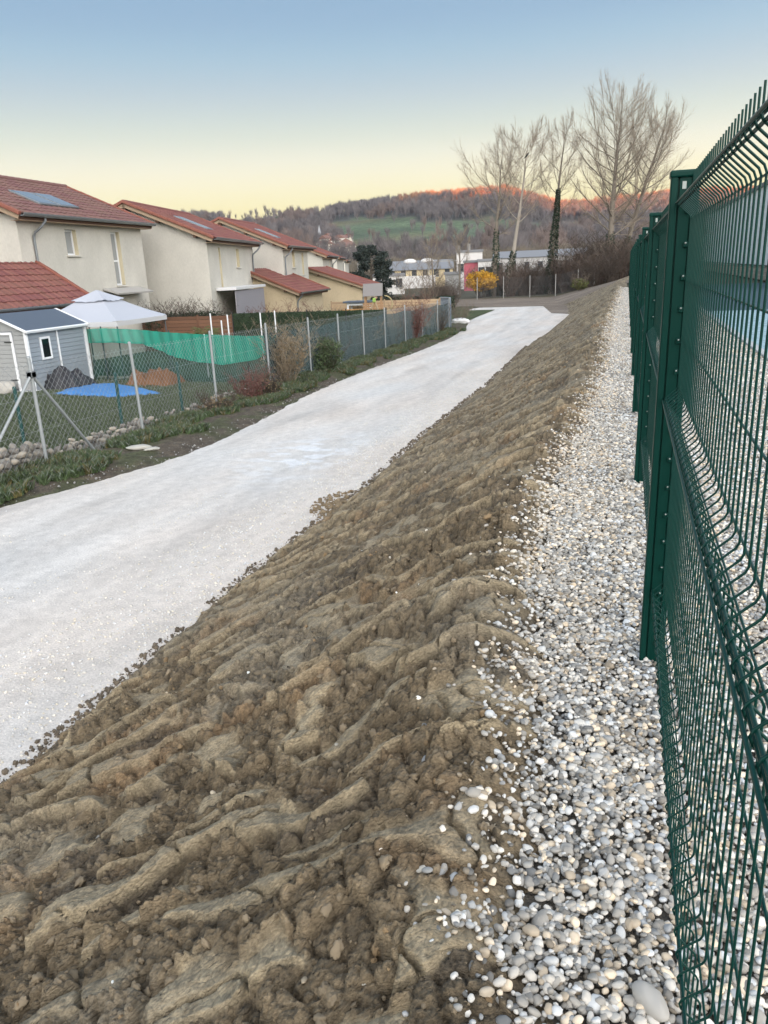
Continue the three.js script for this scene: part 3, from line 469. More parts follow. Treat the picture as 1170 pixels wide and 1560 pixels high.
// roof slope with its foot at the origin (local), running up towards -x and away along -z
function roofSlope(parent, pos, run, slope, len, tms, own, skip, flip = false) {
  const ang = Math.atan(slope), up = run / Math.cos(ang);
  const slab = part('roof_slope', box(up, 0.07, len, -up / 2, -0.036, -len / 2), M.timber, parent);
  slab.position.set(...pos); slab.rotation.z = -ang; if (flip) { slab.rotation.set(0, Math.PI, 0); slab.rotateZ(-ang); }
  const rows = Math.ceil(up / TL), cols = Math.round(len / TW), tw = len / cols, rest = [[], [], [], []]; let n = 0;
  for (let r = 0; r < rows; r++) for (let c = 0; c < cols; c++) {
    const x = 0.05 - r * TL, z = -c * tw; if (skip && skip(-x, -z)) continue; const k = Math.floor(rnd() * 4);
    const last = -x + TL > up ? (up + x) / TL : 1, sc = [Math.max(0.15, last), 1, tw / TW], dy = R(-0.004, 0.004);
    if (n < own) { const m = part('tile', TILE, tms[k], slab); m.position.set(x, dy, z); m.scale.set(...sc); n++; }
    else rest[k].push(plain(xf(TILE.clone(), [x, dy, z], [0, 0, 0], sc)));
  }
  rest.forEach((l, k) => { if (l.length) { const m = part('tiles', mergeGeometries(l), tms[k], slab); m.userData.kind = 'stuff'; } });
  return slab;
}
function wallWithHoles(w, h, holes, t, top) {                            // in the xy plane, x from 0 to w, thickness towards -z; top: optional gable points
  const s = new THREE.Shape(); s.moveTo(0, 0); s.lineTo(w, 0); s.lineTo(w, h); if (top) top.forEach(([x, y]) => s.lineTo(x, y)); s.lineTo(0, h); s.closePath();
  for (const q of holes) { const p = new THREE.Path(); p.moveTo(q.x, q.y); p.lineTo(q.x, q.y + q.h); p.lineTo(q.x + q.w, q.y + q.h); p.lineTo(q.x + q.w, q.y); p.closePath(); s.holes.push(p); }
  const g = new THREE.ExtrudeGeometry(s, { depth: t, bevelEnabled: false }); g.translate(0, 0, -t); return g;
}
function house(o) {
  const A = at(...o.a, o.y), B = at(...o.b, o.y), len = A.distanceTo(B), e = B.clone().sub(A).normalize(), ang = Math.atan2(e.x, -e.z), gy = low(A.z) - 0.3;
  const OV = 0.45, OG = 0.32, L = len - 2 * OG, D = o.half * 2 - 2 * OV, t = 0.3;
  const g = thing('house', o.label, 'house', [0, 0, 0], -ang, 'houses in a row behind the gardens');
  const off = new THREE.Vector3(OV, 0, OG).applyAxisAngle(new THREE.Vector3(0, 1, 0), -ang); g.position.set(A.x - off.x, gy, A.z - off.z);
  g.updateMatrixWorld(true);
  const hEave = o.y - gy - 0.05, hWall = hEave + OV * o.slope - 0.06, rise = (D / 2) * o.slope;
  const n = new THREE.Vector3(1, 0, 0).applyAxisAngle(new THREE.Vector3(0, 1, 0), -ang);
  const loc = (u, v) => g.worldToLocal(onPlane(u, v, g.position.clone(), n));
  const holes = (o.windows || []).map(([u0, v0, u1, v1, kind]) => { const a = loc(u0, v0), b = loc(u1, v1); return { x: clamp(-b.z, 0.2, L - 0.2), y: b.y, w: 0, h: a.y - b.y, x0: clamp(-a.z, 0.2, L - 0.2), kind }; }).map((q) => { const x0 = Math.min(q.x, q.x0), x1 = Math.max(q.x, q.x0); return { ...q, x: x0, w: Math.max(0.35, x1 - x0), h: Math.max(0.5, q.h) }; });
  // eave wall facing the road: built in xy then turned to face +x, running away along -z
  const mk = (geo, pos, rotY) => part('wall', xf(geo, pos, [0, rotY, 0]), M.render_, g);
  mk(wallWithHoles(L, hWall, holes, t), [0, 0, 0], Math.PI / 2);
  part('wall', xf(wallWithHoles(D - 0.008, hWall, [], t, [[D / 2, hWall + rise]]), [-D + 0.004, 0, 0.004], [0, 0, 0]), M.render_, g);
  part('wall', xf(wallWithHoles(D - 0.008, hWall, [], t, [[D / 2, hWall + rise]]), [-D + 0.004, 0, -L + t - 0.004], [0, 0, 0]), M.render_, g);
  part('wall', box(t, hWall, L - 0.02, -D + t / 2 + 0.01, hWall / 2, -L / 2), M.render_, g);
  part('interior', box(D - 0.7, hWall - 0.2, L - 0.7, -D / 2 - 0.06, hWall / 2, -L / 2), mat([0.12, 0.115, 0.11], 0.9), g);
  for (const q of holes) {
    const wn = new THREE.Group(); wn.name = 'window'; wn.position.set(-0.2, q.y, -q.x); g.add(wn);
    const f = 0.07, fr = [box(0.07, q.h, f, 0, q.h / 2, -f / 2), box(0.07, q.h, f, 0, q.h / 2, -q.w + f / 2), box(0.066, f, q.w - 2 * f, 0, f / 2, -q.w / 2), box(0.066, f, q.w - 2 * f, 0, q.h - f / 2, -q.w / 2)];
    if (q.kind === 'tall') fr.push(box(0.066, 0.07, q.w - 2 * f, 0, q.h * 0.46, -q.w / 2));
    part('frame', fr, M.pvc, wn); part('pane', box(0.02, q.h - 2 * f, q.w - 2 * f, -0.02, q.h / 2, -q.w / 2), q.kind === 'shut' ? M.jamb : M.curtain, wn);
    part('sill', rbox(0.34, 0.06, q.w + 0.12, 0.01, 0.11, -0.03, -q.w / 2), M.render_, wn);
    part('reveal', [box(0.155, q.h, 0.02, 0.115, q.h / 2, -0.012), box(0.155, q.h, 0.02, 0.115, q.h / 2, -q.w + 0.012)], M.jamb, wn);
  }
  // roof
  const ridgeX = -D / 2, footX = OV, run = o.half;
  const skip = o.sky ? (x, z) => o.sky.some(([z0, z1, x0, x1]) => z > z0 - 0.1 && z < z1 - 0.15 && x > x0 - 0.2 && x < x1 - 0.1) : null;
  const s1 = roofSlope(g, [footX, hEave, OG], run, o.slope, len, TM[o.tiles || 'red'], o.own || 0, skip);
  roofSlope(g, [-D - OV, hEave, OG - len], run, o.slope, len, TM[o.tiles || 'red'], 0, null, true);
  const ca = Math.atan(o.slope), up = run / Math.cos(ca);
  for (const z of [OG, OG - len]) for (const s of [1, -1]) {
    const vg = []; const nn = Math.ceil(up / 0.4); for (let i = 0; i < nn; i++) vg.push(xf(rbox(0.44, 0.13, 0.16, 0.02), [0.02 - i * up / nn - 0.2, 0.02 - 0.0 + (i % 2) * 0.004, 0], [0, 0, -0.03]));
    const v = part('verge_tiles', vg, M.verge, g); v.position.set(s > 0 ? footX : -D - OV, hEave, z + (z > 0 ? 0.04 : -0.04)); v.rotation.set(0, s > 0 ? 0 : Math.PI, 0); v.rotateZ(-ca); v.userData.kind = 'stuff';
    const f = part('fascia', box(up, 0.16, 0.03, -up / 2, -0.13, 0), M.fascia, g); f.position.set(s > 0 ? footX : -D - OV, hEave, z + (z > 0 ? 0.02 : -0.02)); f.rotation.copy(v.rotation);
  }
  const cap = []; const nc = Math.round(len / 0.4); for (let i = 0; i < nc; i++) { const c = new THREE.CylinderGeometry(0.13, 0.115, len / nc + 0.05, 8, 1, false, 0, Math.PI); c.rotateX(-Math.PI / 2); c.rotateZ(Math.PI / 2 * 0); c.translate(0, 0, 0); cap.push(xf(c, [ridgeX, hEave + run * o.slope + 0.0, OG - (i + 0.5) * len / nc], [0, 0, Math.PI / 2])); }
  for (const c of cap) part('ridge_tile', c, TM[o.tiles || 'red'][1], g);
  for (const f of [0.08, 0.55]) part('purlin_end', box(0.13, 0.2, 0.36, -f * (D / 2) - 0.15, hWall + f * rise - 0.13 + 0.02, 0.14), M.timber, g);
  part('purlin_end', box(0.13, 0.2, 0.36, ridgeX, hWall + rise - 0.2, 0.14), M.timber, g);
  for (const [z0, z1, x0, x1] of o.sky || []) { const sk = part('skylight', rbox(x1 - x0, 0.07, z1 - z0, 0.02, -(x0 + x1) / 2, 0.045, -(z0 + z1) / 2), M.zinc, s1); part('pane', box(x1 - x0 - 0.16, 0.012, z1 - z0 - 0.16, -(x0 + x1) / 2, 0.083, -(z0 + z1) / 2), mat([0.16, 0.19, 0.22], 0.25), s1).name = 'skylight_pane'; }
  // gutter and downpipe
  const gs = new THREE.Shape(); gs.absarc(0, 0, 0.115, Math.PI, 2 * Math.PI, false); gs.lineTo(0.1, 0); gs.absarc(0, 0, 0.1, 2 * Math.PI, Math.PI, true); gs.closePath();
  const gg = new THREE.ExtrudeGeometry(gs, { depth: len + 0.04, bevelEnabled: false, curveSegments: 8 }); gg.translate(0, 0, -len - 0.02);
  part('gutter', gg, M.zinc, g).position.set(OV + 0.08, hEave + 0.015, OG);
  part('eave_board', box(0.03, 0.15, len - 0.1, OV - 0.06, hEave - 0.12, OG - len / 2), M.timber, g);
  part('soffit', box(OV - 0.06, 0.02, len - 0.1, OV / 2 - 0.02, hEave - 0.21, OG - len / 2), M.fascia, g);
  const pz = o.pipe != null ? -o.pipe : -L + 0.15;
  part('downpipe', tube([[OV + 0.06, hEave - 0.05, pz - 0.0], [OV + 0.05, hEave - 0.2, pz], [OV - 0.1, hEave - 0.42, pz + 0.12], [0.1, hEave - 0.62, pz + 0.2], [0.06, hEave - 0.85, pz + 0.2], [0.06, hEave - 2.4, pz + 0.2], [0.06, 0.1, pz + 0.2]], 0.045, 40, 8), M.zinc, g);
  g.userData.wall = undefined; delete g.userData.wall;
  return { g, L, D, hEave, hWall, ang, gy, loc };
}
reseed(61);
const h1 = house({ a: [29.5, 322], b: [232, 339.5], y: 3.78, half: 4.15, slope: 0.43, tiles: 'dusk', own: 290, pipe: 0.95, sky: [[2.7, 3.9, 1.2, 2.6], [4.0, 5.2, 1.2, 2.6]], windows: [[97, 349, 121, 389], [167, 353, 192, 434, 'tall']],
  label: 'cream house with brownish tiled roof and two skylights, behind the white gazebo' });
const h2 = house({ a: [324.6, 360], b: [397, 368.8], y: 3.15, half: 4.1, slope: 0.42, own: 290, sky: [[3.1, 4.3, 1.3, 3.1]], windows: [[332, 377, 341, 441, 'shut'], [358, 379, 366, 407, 'shut']],
  label: 'cream house with red tiled roof between the brownish-roofed house and the tan garage' });
const h3 = house({ a: [438.5, 373], b: [478.5, 376.6], y: 3.0, half: 4.2, slope: 0.42, pipe: 0.5, sky: [[2.4, 3.4, 1.4, 3.0]], windows: [[444, 383, 450, 407, 'shut'], [459, 385, 464, 418, 'shut']],
  label: 'cream house with red tiled roof, its wall rising above the tan garage roof' });
const h4 = house({ a: [498.5, 388.4], b: [514, 390], y: 2.6, half: 4.0, slope: 0.42, windows: [[502, 397, 504, 415, 'shut']], label: 'cream house with red tiled roof, beside the second tan garage' });
const h5 = house({ a: [518, 391.5], b: [527, 393.5], y: 2.9, half: 3.6, slope: 0.42, label: 'distant cream house with red roof, second from the end of the row' });
const h6 = house({ a: [529, 396.5], b: [534, 398], y: 2.9, half: 3.2, slope: 0.42, label: 'most distant red-roofed house at the end of the row' });
// little tiled canopy and pergola on the house fronts
{
  const p = h1.loc(157, 444), q = h1.loc(212, 446); const a = part('canopy', xf(box(0.75, 0.07, Math.abs(q.z - p.z), 0, 0, 0), [0.36, p.y - 0.02, (p.z + q.z) / 2], [0, 0, -0.28]), mat([0.40, 0.385, 0.36], 0.85), h1.g);
  const u = h2.loc(330, 441), w = h2.loc(378, 441); part('canopy', rbox(1.0, 0.14, Math.abs(w.z - u.z) + 0.2, 0.02, 0.51, u.y, (u.z + w.z) / 2), mat([0.66, 0.66, 0.66], 0.5), h2.g);
  part('awning', box(0.04, 1.5, Math.abs(w.z - u.z) - 0.1, 0.9, u.y - 0.86, (u.z + w.z) / 2), mat([0.26, 0.25, 0.27], 0.85), h2.g);
}
// lean-to garages
function garage(o) {
  const g = thing('garage', o.label, 'garage', [0, 0, 0], o.turn, 'garages built against the houses'); const gy = low(o.z) - 0.25; g.position.set(o.x, gy, o.z);
  const OV = 0.35, h = o.y - gy - 0.05, L = o.len, D = o.deep, up = D + OV, hw = h + OV * o.slope - 0.08;
  part('wall', xf(wallWithHoles(L, hw, [], 0.25), [0, 0, 0], [0, Math.PI / 2, 0]), o.m, g);
  const gab = new THREE.Shape(); gab.moveTo(-D, 0); gab.lineTo(-0.004, 0); gab.lineTo(-0.004, hw); gab.lineTo(-D, hw + D * o.slope); gab.closePath();
  const hole = o.door; if (hole) { const p = new THREE.Path(); p.moveTo(hole[0], 0.3); p.lineTo(hole[0], hole[2]); p.lineTo(hole[1], hole[2]); p.lineTo(hole[1], 0.3); p.closePath(); gab.holes.push(p); }
  const gg = new THREE.ExtrudeGeometry(gab, { depth: 0.25, bevelEnabled: false }); part('wall', gg.clone().translate(0, 0, -0.25 + 0.004), o.m, g); part('wall', gg.clone().translate(0, 0, -L - 0.004), o.m, g);
  if (hole) part('door', rbox(hole[1] - hole[0], hole[2] - 0.3, 0.05, 0.01, (hole[0] + hole[1]) / 2, (hole[2] + 0.3) / 2, -0.1), M.pvc, g);
  const s = roofSlope(g, [OV, h, 0.28], up, o.slope, L + 0.56, TM.red, o.own || 0); const ca = Math.atan(o.slope), ul = up / Math.cos(ca);
  if (o.ridge) roofSlope(g, [-D - up, h, 0.28 - L - 0.56], up, o.slope, L * 0.62, TM.red, 0, null, true);
  const vg = []; const nn = Math.ceil(ul / 0.4); for (let i = 0; i < nn; i++) vg.push(xf(rbox(0.44, 0.13, 0.16, 0.02), [0.02 - (i + 0.5) * ul / nn, 0.03 + (i % 2) * 0.004, 0.3]), xf(rbox(0.44, 0.13, 0.16, 0.02), [0.02 - (i + 0.5) * ul / nn, 0.03 + (i % 2) * 0.004, -L - 0.3]));
  const v = part('verge_tiles', vg, M.verge, g); v.userData.kind = 'stuff'; v.position.set(OV, h, 0); v.rotation.z = -ca;
  const f = part('fascia', box(ul, 0.15, 0.03, -ul / 2, -0.12, 0.29), M.fascia, g); f.position.set(OV, h, 0); f.rotation.z = -ca;
  for (const q of [0.15, 0.75]) part('purlin_end', box(0.12, 0.18, 0.3, -q * D - 0.1, hw + q * D * o.slope - 0.1, 0.13), M.timber, g);
  const gs = new THREE.Shape(); gs.absarc(0, 0, 0.1, Math.PI, 2 * Math.PI, false); gs.lineTo(0.088, 0); gs.absarc(0, 0, 0.088, 2 * Math.PI, Math.PI, true); gs.closePath();
  const gu = new THREE.ExtrudeGeometry(gs, { depth: L + 0.6, bevelEnabled: false, curveSegments: 6 }); part('gutter', gu.translate(0, 0, -L - 0.3), M.zinc, g).position.set(OV + 0.06, h + 0.02, 0);
  part('eave_board', box(0.03, 0.15, L + 0.4, OV - 0.03, h - 0.11, -L / 2), M.timber, g);
  part('downpipe', tube([[OV + 0.06, h - 0.04, -0.1], [OV, h - 0.2, -0.1], [0.1, h - 0.45, -0.1], [0.06, h - 0.7, -0.1], [0.06, 0.1, -0.1]], 0.04, 24, 7), M.zinc, g);
  return g;
}
{
  const b = at(152, 456.5, 0.75), w1 = h1.g.position; const t1 = -(h1.ang), d1 = new THREE.Vector3(0, 0, -1).applyAxisAngle(new THREE.Vector3(0, 1, 0), t1); const n1 = b.clone().sub(d1.clone().multiplyScalar(5.6)); const nx = new THREE.Vector3(1, 0, 0).applyAxisAngle(new THREE.Vector3(0, 1, 0), t1);
  const deep = Math.abs(n1.clone().sub(w1).dot(nx)) - 0.4;
  garage({ x: n1.x - 0.41 * nx.x, z: n1.z - 0.41 * nx.z, y: 0.75, turn: t1, len: 5.2, deep, slope: 1.42 / (deep + 0.35), m: stucco([0.36, 0.31, 0.25]), own: 200, ridge: true, label: 'garage with red tiled roof against the house behind the grey shed' });
  const c = at(457, 444.5, 0.3); garage({ x: c.x - 0.41, z: c.z - 0.3, y: 0.3, turn: 0.09, len: 5.6, deep: 3.0, slope: 0.42, m: M.renderWarm, own: 0, door: [-2.35, -1.35, 1.35], label: 'tan garage with red tiled roof and white shutter behind the red shrubs' });
  const d = at(557, 435.5, 0.2); garage({ x: d.x - 0.41, z: d.z - 0.3, y: 0.2, turn: 0.12, len: 5.6, deep: 4.1, slope: 0.34, m: M.renderWarm, label: 'tan garage with red tiled roof behind the wooden play tower' });
}
// ---------------------------------------------------------------- gardens
const lawnY = (z) => low(z) + 0.07;
function leafCloud(n, where, size, up = 0.3) {                           // loose little leaves, two triangles each
  const pos = new Float32Array(n * 18), nrm = new Float32Array(n * 18), a = new THREE.Vector3(), b = new THREE.Vector3(), c = new THREE.Vector3();
  for (let i = 0; i < n; i++) {
    const p = where(), s = size * R(0.6, 1.3); a.set(R(-1, 1), R(-1, 1), R(-1, 1)).normalize(); b.set(R(-1, 1), R(-1, 1) + up, R(-1, 1)).cross(a).normalize(); c.copy(a).cross(b);
    const q = [[-1, 0], [0, -.55], [1, 0], [-1, 0], [1, 0], [0, .55]]; q.forEach(([u, v], k) => { pos.set([p[0] + (a.x * u + b.x * v) * s, p[1] + (a.y * u + b.y * v) * s, p[2] + (a.z * u + b.z * v) * s], i * 18 + k * 3); nrm.set([c.x, c.y, c.z], i * 18 + k * 3); });
  }
  const g = new THREE.BufferGeometry(); g.setAttribute('position', new THREE.BufferAttribute(pos, 3)); g.setAttribute('normal', new THREE.BufferAttribute(nrm, 3)); g.setAttribute('uv', new THREE.BufferAttribute(new Float32Array(n * 12), 2)); return g;
}
function sticks(list, sides = 3) {                                       // list of [ax,ay,az, bx,by,bz, r1, r2] -> one thin-branch geometry
  const n = list.length, pos = new Float32Array(n * sides * 6), idx = new Uint32Array(n * sides * 6), d = new THREE.Vector3(), u = new THREE.Vector3(), w = new THREE.Vector3(); let o = 0, k = 0;
  for (const [ax, ay, az, bx, by, bz, r1, r2] of list) {
    d.set(bx - ax, by - ay, bz - az).normalize(); u.set(Math.abs(d.y) > 0.9 ? 1 : 0, Math.abs(d.y) > 0.9 ? 0 : 1, 0).cross(d).normalize(); w.copy(d).cross(u);
    for (const [x, y, z, r] of [[ax, ay, az, r1], [bx, by, bz, r2]]) for (let i = 0; i < sides; i++) { const q = i / sides * 6.2832, c = Math.cos(q) * r, s = Math.sin(q) * r; pos[o++] = x + u.x * c + w.x * s; pos[o++] = y + u.y * c + w.y * s; pos[o++] = z + u.z * c + w.z * s; }
    const b = o / 3 - 2 * sides; for (let i = 0; i < sides; i++) { const j = (i + 1) % sides; idx.set([b + i, b + j, b + sides + i, b + j, b + sides + j, b + sides + i], k); k += 6; }
  }
  const g = new THREE.BufferGeometry(); g.setAttribute('position', new THREE.BufferAttribute(pos, 3)); g.setIndex(new THREE.BufferAttribute(idx, 1)); g.computeVertexNormals(); g.setAttribute('uv', new THREE.BufferAttribute(new Float32Array(pos.length / 3 * 2), 2)); return g;
}
function twigBush(h, w, n, r = 0.008) {                                  // bare shrub: stems that fork into twigs
  const L = [];
  for (let i = 0; i < n; i++) {
    const a = R(0, 6.28), s = Math.sqrt(rnd()) * w, hh = h * R(0.6, 1.05), bx = Math.cos(a) * s * 0.25, bz = Math.sin(a) * s * 0.25; let p = [bx, 0, bz], dx = Math.cos(a) * s, dz = Math.sin(a) * s;
    for (let k = 1; k <= 4; k++) { const t = k / 4, q = [bx + dx * Math.pow(t, 1.2) + R(-.05, .05) * h, hh * Math.pow(t, 0.9), bz + dz * Math.pow(t, 1.2) + R(-.05, .05) * h]; L.push([...p, ...q, r * (1.5 - t), r * (1.5 - t - 0.25)]);
      for (let m = 0; m < 3; m++) { const l = h * R(0.1, 0.28), b = R(0, 6.28); const e = [q[0] + Math.cos(b) * l * 0.6, q[1] + l * R(0.2, 0.9), q[2] + Math.sin(b) * l * 0.6]; L.push([...q, ...e, r * 0.6, r * 0.3]); for (let j = 0; j < 2; j++) { const c = R(0, 6.28), l2 = l * 0.5; L.push([...e, e[0] + Math.cos(c) * l2 * 0.6, e[1] + l2 * R(0.1, 0.9), e[2] + Math.sin(c) * l2 * 0.6, r * 0.4, r * 0.25]); } }
      p = q; }
  }
  return sticks(L);
}
const inBall = (x, y, z, rx, ry, rz) => () => { let a, b, c; do { a = R(-1, 1); b = R(-1, 1); c = R(-1, 1); } while (a * a + b * b + c * c > 1 || (a * a + b * b + c * c < 0.3 && rnd() < 0.7)); const k = 0.85 + 0.5 * noise(a * 2 + x, b * 2 + c + z); return [x + a * rx * k, y + b * ry * k, z + c * rz * k]; };
M.twig = mat([0.20, 0.155, 0.115], 0.9); M.twigRed = mat([0.16, 0.075, 0.06], 0.9); M.twigDark = mat([0.085, 0.065, 0.05], 0.9); M.twigTan = mat([0.28, 0.22, 0.15], 0.9);
const leafM = (c) => new THREE.MeshPhysicalMaterial({ color: new THREE.Color().setRGB(...c), roughness: 0.8, transmission: 0.25, thickness: 0, side: THREE.DoubleSide });
M.leafGreen = leafM([0.075, 0.115, 0.04]); M.leafDark = leafM([0.028, 0.05, 0.022]); M.leafTan = leafM([0.22, 0.16, 0.09]); M.leafRed = leafM([0.13, 0.05, 0.035]); M.leafGold = leafM([0.62, 0.36, 0.03]);
const white = mat([0.78, 0.79, 0.80], 0.45), slate = mat([0.085, 0.105, 0.135], 0.55), siding = mat([0.255, 0.29, 0.325], 0.6), sidingWarm = mat([0.33, 0.335, 0.33], 0.6), dark = mat([0.02, 0.022, 0.024], 0.5);
{
  reseed(71);
  const c = onLow(54, 598, 0.07), y0 = lawnY(c.z);
  const s = thing('garden_shed', 'grey plastic garden shed with white trim and a small window on the lawn', 'shed', [c.x, y0, c.z], 0.02);
  const W = 1.95, D = 2.55, H = 1.66, RH = 0.42, nb = 14, bh = H / nb;
  part('floor', box(W, 0.06, D, -W / 2, 0.03, -D / 2), slate, s); part('core', box(W - 0.1, H - 0.02, D - 0.1, -W / 2, H / 2 + 0.012, -D / 2), siding, s);
  for (let i = 0; i < nb; i++) { for (const [z0, z1] of [[0.06, 1.24], [1.32, D - 0.06]]) part('siding_board', xf(rbox(0.035, bh - 0.006, z1 - z0, 0.006), [-0.024, (i + 0.5) * bh, -(z0 + z1) / 2], [0, 0, 0.06]), siding, s); for (const [a, b] of [[0.06, 0.42], [1.50, W - 0.06]]) part('siding_board', xf(rbox(b - a, bh - 0.006, 0.035, 0.006), [-(a + b) / 2, (i + 0.5) * bh, -0.024], [-0.06, 0, 0]), sidingWarm, s); }
  const gb = new THREE.Shape(); gb.moveTo(0, H); gb.lineTo(-W / 2, H + RH); gb.lineTo(-W, H); gb.closePath(); part('gable', new THREE.ExtrudeGeometry(gb, { depth: 0.05, bevelEnabled: false }).translate(0, 0, -0.055), sidingWarm, s);
  part('gable', new THREE.ExtrudeGeometry(gb, { depth: 0.05, bevelEnabled: false }).translate(0, 0, -D), sidingWarm, s);
  for (const [x, z] of [[0, 0], [-W, 0], [0, -D], [-W, -D]]) part('corner_trim', rbox(0.085, H, 0.085, 0.01, x, H / 2, z), white, s);
  part('wall_trim', rbox(0.03, H, 0.06, 0.008, 0, H / 2, -1.28), white, s); part('base_trim', [rbox(W, 0.05, 0.05, 0.008, -W / 2, 0.025, 0.03), rbox(0.05, 0.05, D, 0.008, 0.03, 0.025, -D / 2)], white, s);
  const dr = new THREE.Group(); dr.name = 'door'; s.add(dr); for (let i = 0; i < 13; i++) part('door_board', rbox(0.92, bh - 0.006, 0.03, 0.006, -0.96, 0.1 + (i + 0.5) * bh, 0.0), sidingWarm, dr);
  part('door_frame', [rbox(0.07, H - 0.06, 0.05, 0.01, -0.46, H / 2, 0.012), rbox(0.07, H - 0.06, 0.05, 0.01, -1.46, H / 2, 0.012), rbox(1.07, 0.07, 0.05, 0.01, -0.96, H - 0.06, 0.014)], white, dr);
  for (const y of [0.35, 1.38]) part('hinge', rbox(0.24, 0.03, 0.02, 0.005, -0.57, y, 0.045), dark, dr); part('handle', [rbox(0.14, 0.03, 0.03, 0.008, -1.40, 0.92, 0.05), rbox(0.035, 0.1, 0.03, 0.008, -1.40, 0.88, 0.045)], dark, dr);
  const wn = new THREE.Group(); wn.name = 'window'; s.add(wn); part('frame', [rbox(0.04, 0.06, 0.42, 0.008, 0.012, 1.42, -0.72), rbox(0.04, 0.06, 0.42, 0.008, 0.012, 0.86, -0.72), rbox(0.04, 0.5, 0.06, 0.008, 0.012, 1.14, -0.54), rbox(0.04, 0.5, 0.06, 0.008, 0.012, 1.14, -0.90)], white, wn); part('pane', box(0.02, 0.5, 0.3, 0.008, 1.14, -0.72), mat([0.01, 0.013, 0.014], 0.08), wn);
  const ra = Math.atan2(RH, W / 2), ru = Math.hypot(RH, W / 2) + 0.12;
  for (const k of [1, -1]) { const r = part('roof_panel', box(ru, 0.04, D + 0.16, -ru / 2, 0, 0), slate, s); r.position.set(k > 0 ? 0.1 : -W - 0.1, H - 0.02, -D / 2); r.rotation.set(0, k > 0 ? 0 : Math.PI, 0); r.rotateZ(-ra); part('roof_trim', [rbox(ru, 0.06, 0.06, 0.01, -ru / 2, 0.01, D / 2 + 0.1), rbox(ru, 0.06, 0.06, 0.01, -ru / 2, 0.01, -D / 2 - 0.1), rbox(0.06, 0.07, D + 0.2, 0.01, 0.01, 0.0, 0)], white, r); }
}
{ // gazebo
  const f = at(178, 489, 0.25), y0 = lawnY(f.z), H = 0.25 - y0, w = 3.0;
  const g = thing('gazebo', 'white canopy gazebo with a double-tiered cloth roof on thin grey poles', 'gazebo', [f.x, y0, f.z], 0.06);
  const cloth = new THREE.MeshPhysicalMaterial({ color: new THREE.Color().setRGB(0.44, 0.46, 0.51), roughness: 0.8, transmission: 0.12, thickness: 0, side: THREE.DoubleSide });
  const tier = (half, y0_, top, y1, sag, cx, cz) => { const us = lin(0, 1, 48), vs = lin(0, 1, 10); const geo = sheet(us, vs, (u, v) => { const q = u * 4, k = Math.floor(q) % 4, t = q - Math.floor(q), P = [[1, 1], [1, -1], [-1, -1], [-1, 1]], a = P[k], b = P[(k + 1) % 4]; const dx = mix(a[0], b[0], t), dz = mix(a[1], b[1], t), r = mix(half, top, v); const edge_ = Math.sin(Math.PI * t); return [cx + dx * r, mix(y0_, y1, v) - sag * Math.sin(Math.PI * v) * 0.7 - 0.06 * edge_ * (1 - v) * (1 - v) + 0.012 * Math.sin(t * 25) * (1 - v), cz + dz * r]; }); return geo; };
  part('canopy', tier(w / 2, H, 0.34, H + 0.66, 0.06, -w / 2, -w / 2), cloth, g); part('canopy_top', tier(0.58, H + 0.60, 0.03, H + 0.88, 0.02, -w / 2, -w / 2), cloth, g);
  part('valance', [box(w, 0.14, 0.012, -w / 2, H - 0.09, 0), box(0.012, 0.14, w, 0, H - 0.09, -w / 2), box(w, 0.14, 0.012, -w / 2, H - 0.09, -w), box(0.012, 0.14, w, -w, H - 0.09, -w / 2)], mat([0.5, 0.5, 0.5], 0.8), g);
  const pm = mat([0.10, 0.105, 0.11], 0.5); for (const [x, z] of [[-0.05, -0.05], [-w + 0.05, -0.05], [-0.05, -w + 0.05], [-w + 0.05, -w + 0.05]]) part('pole', rod([x, 0, z], [x, H - 0.02, z], 0.022, 0.022, 8), pm, g);
}
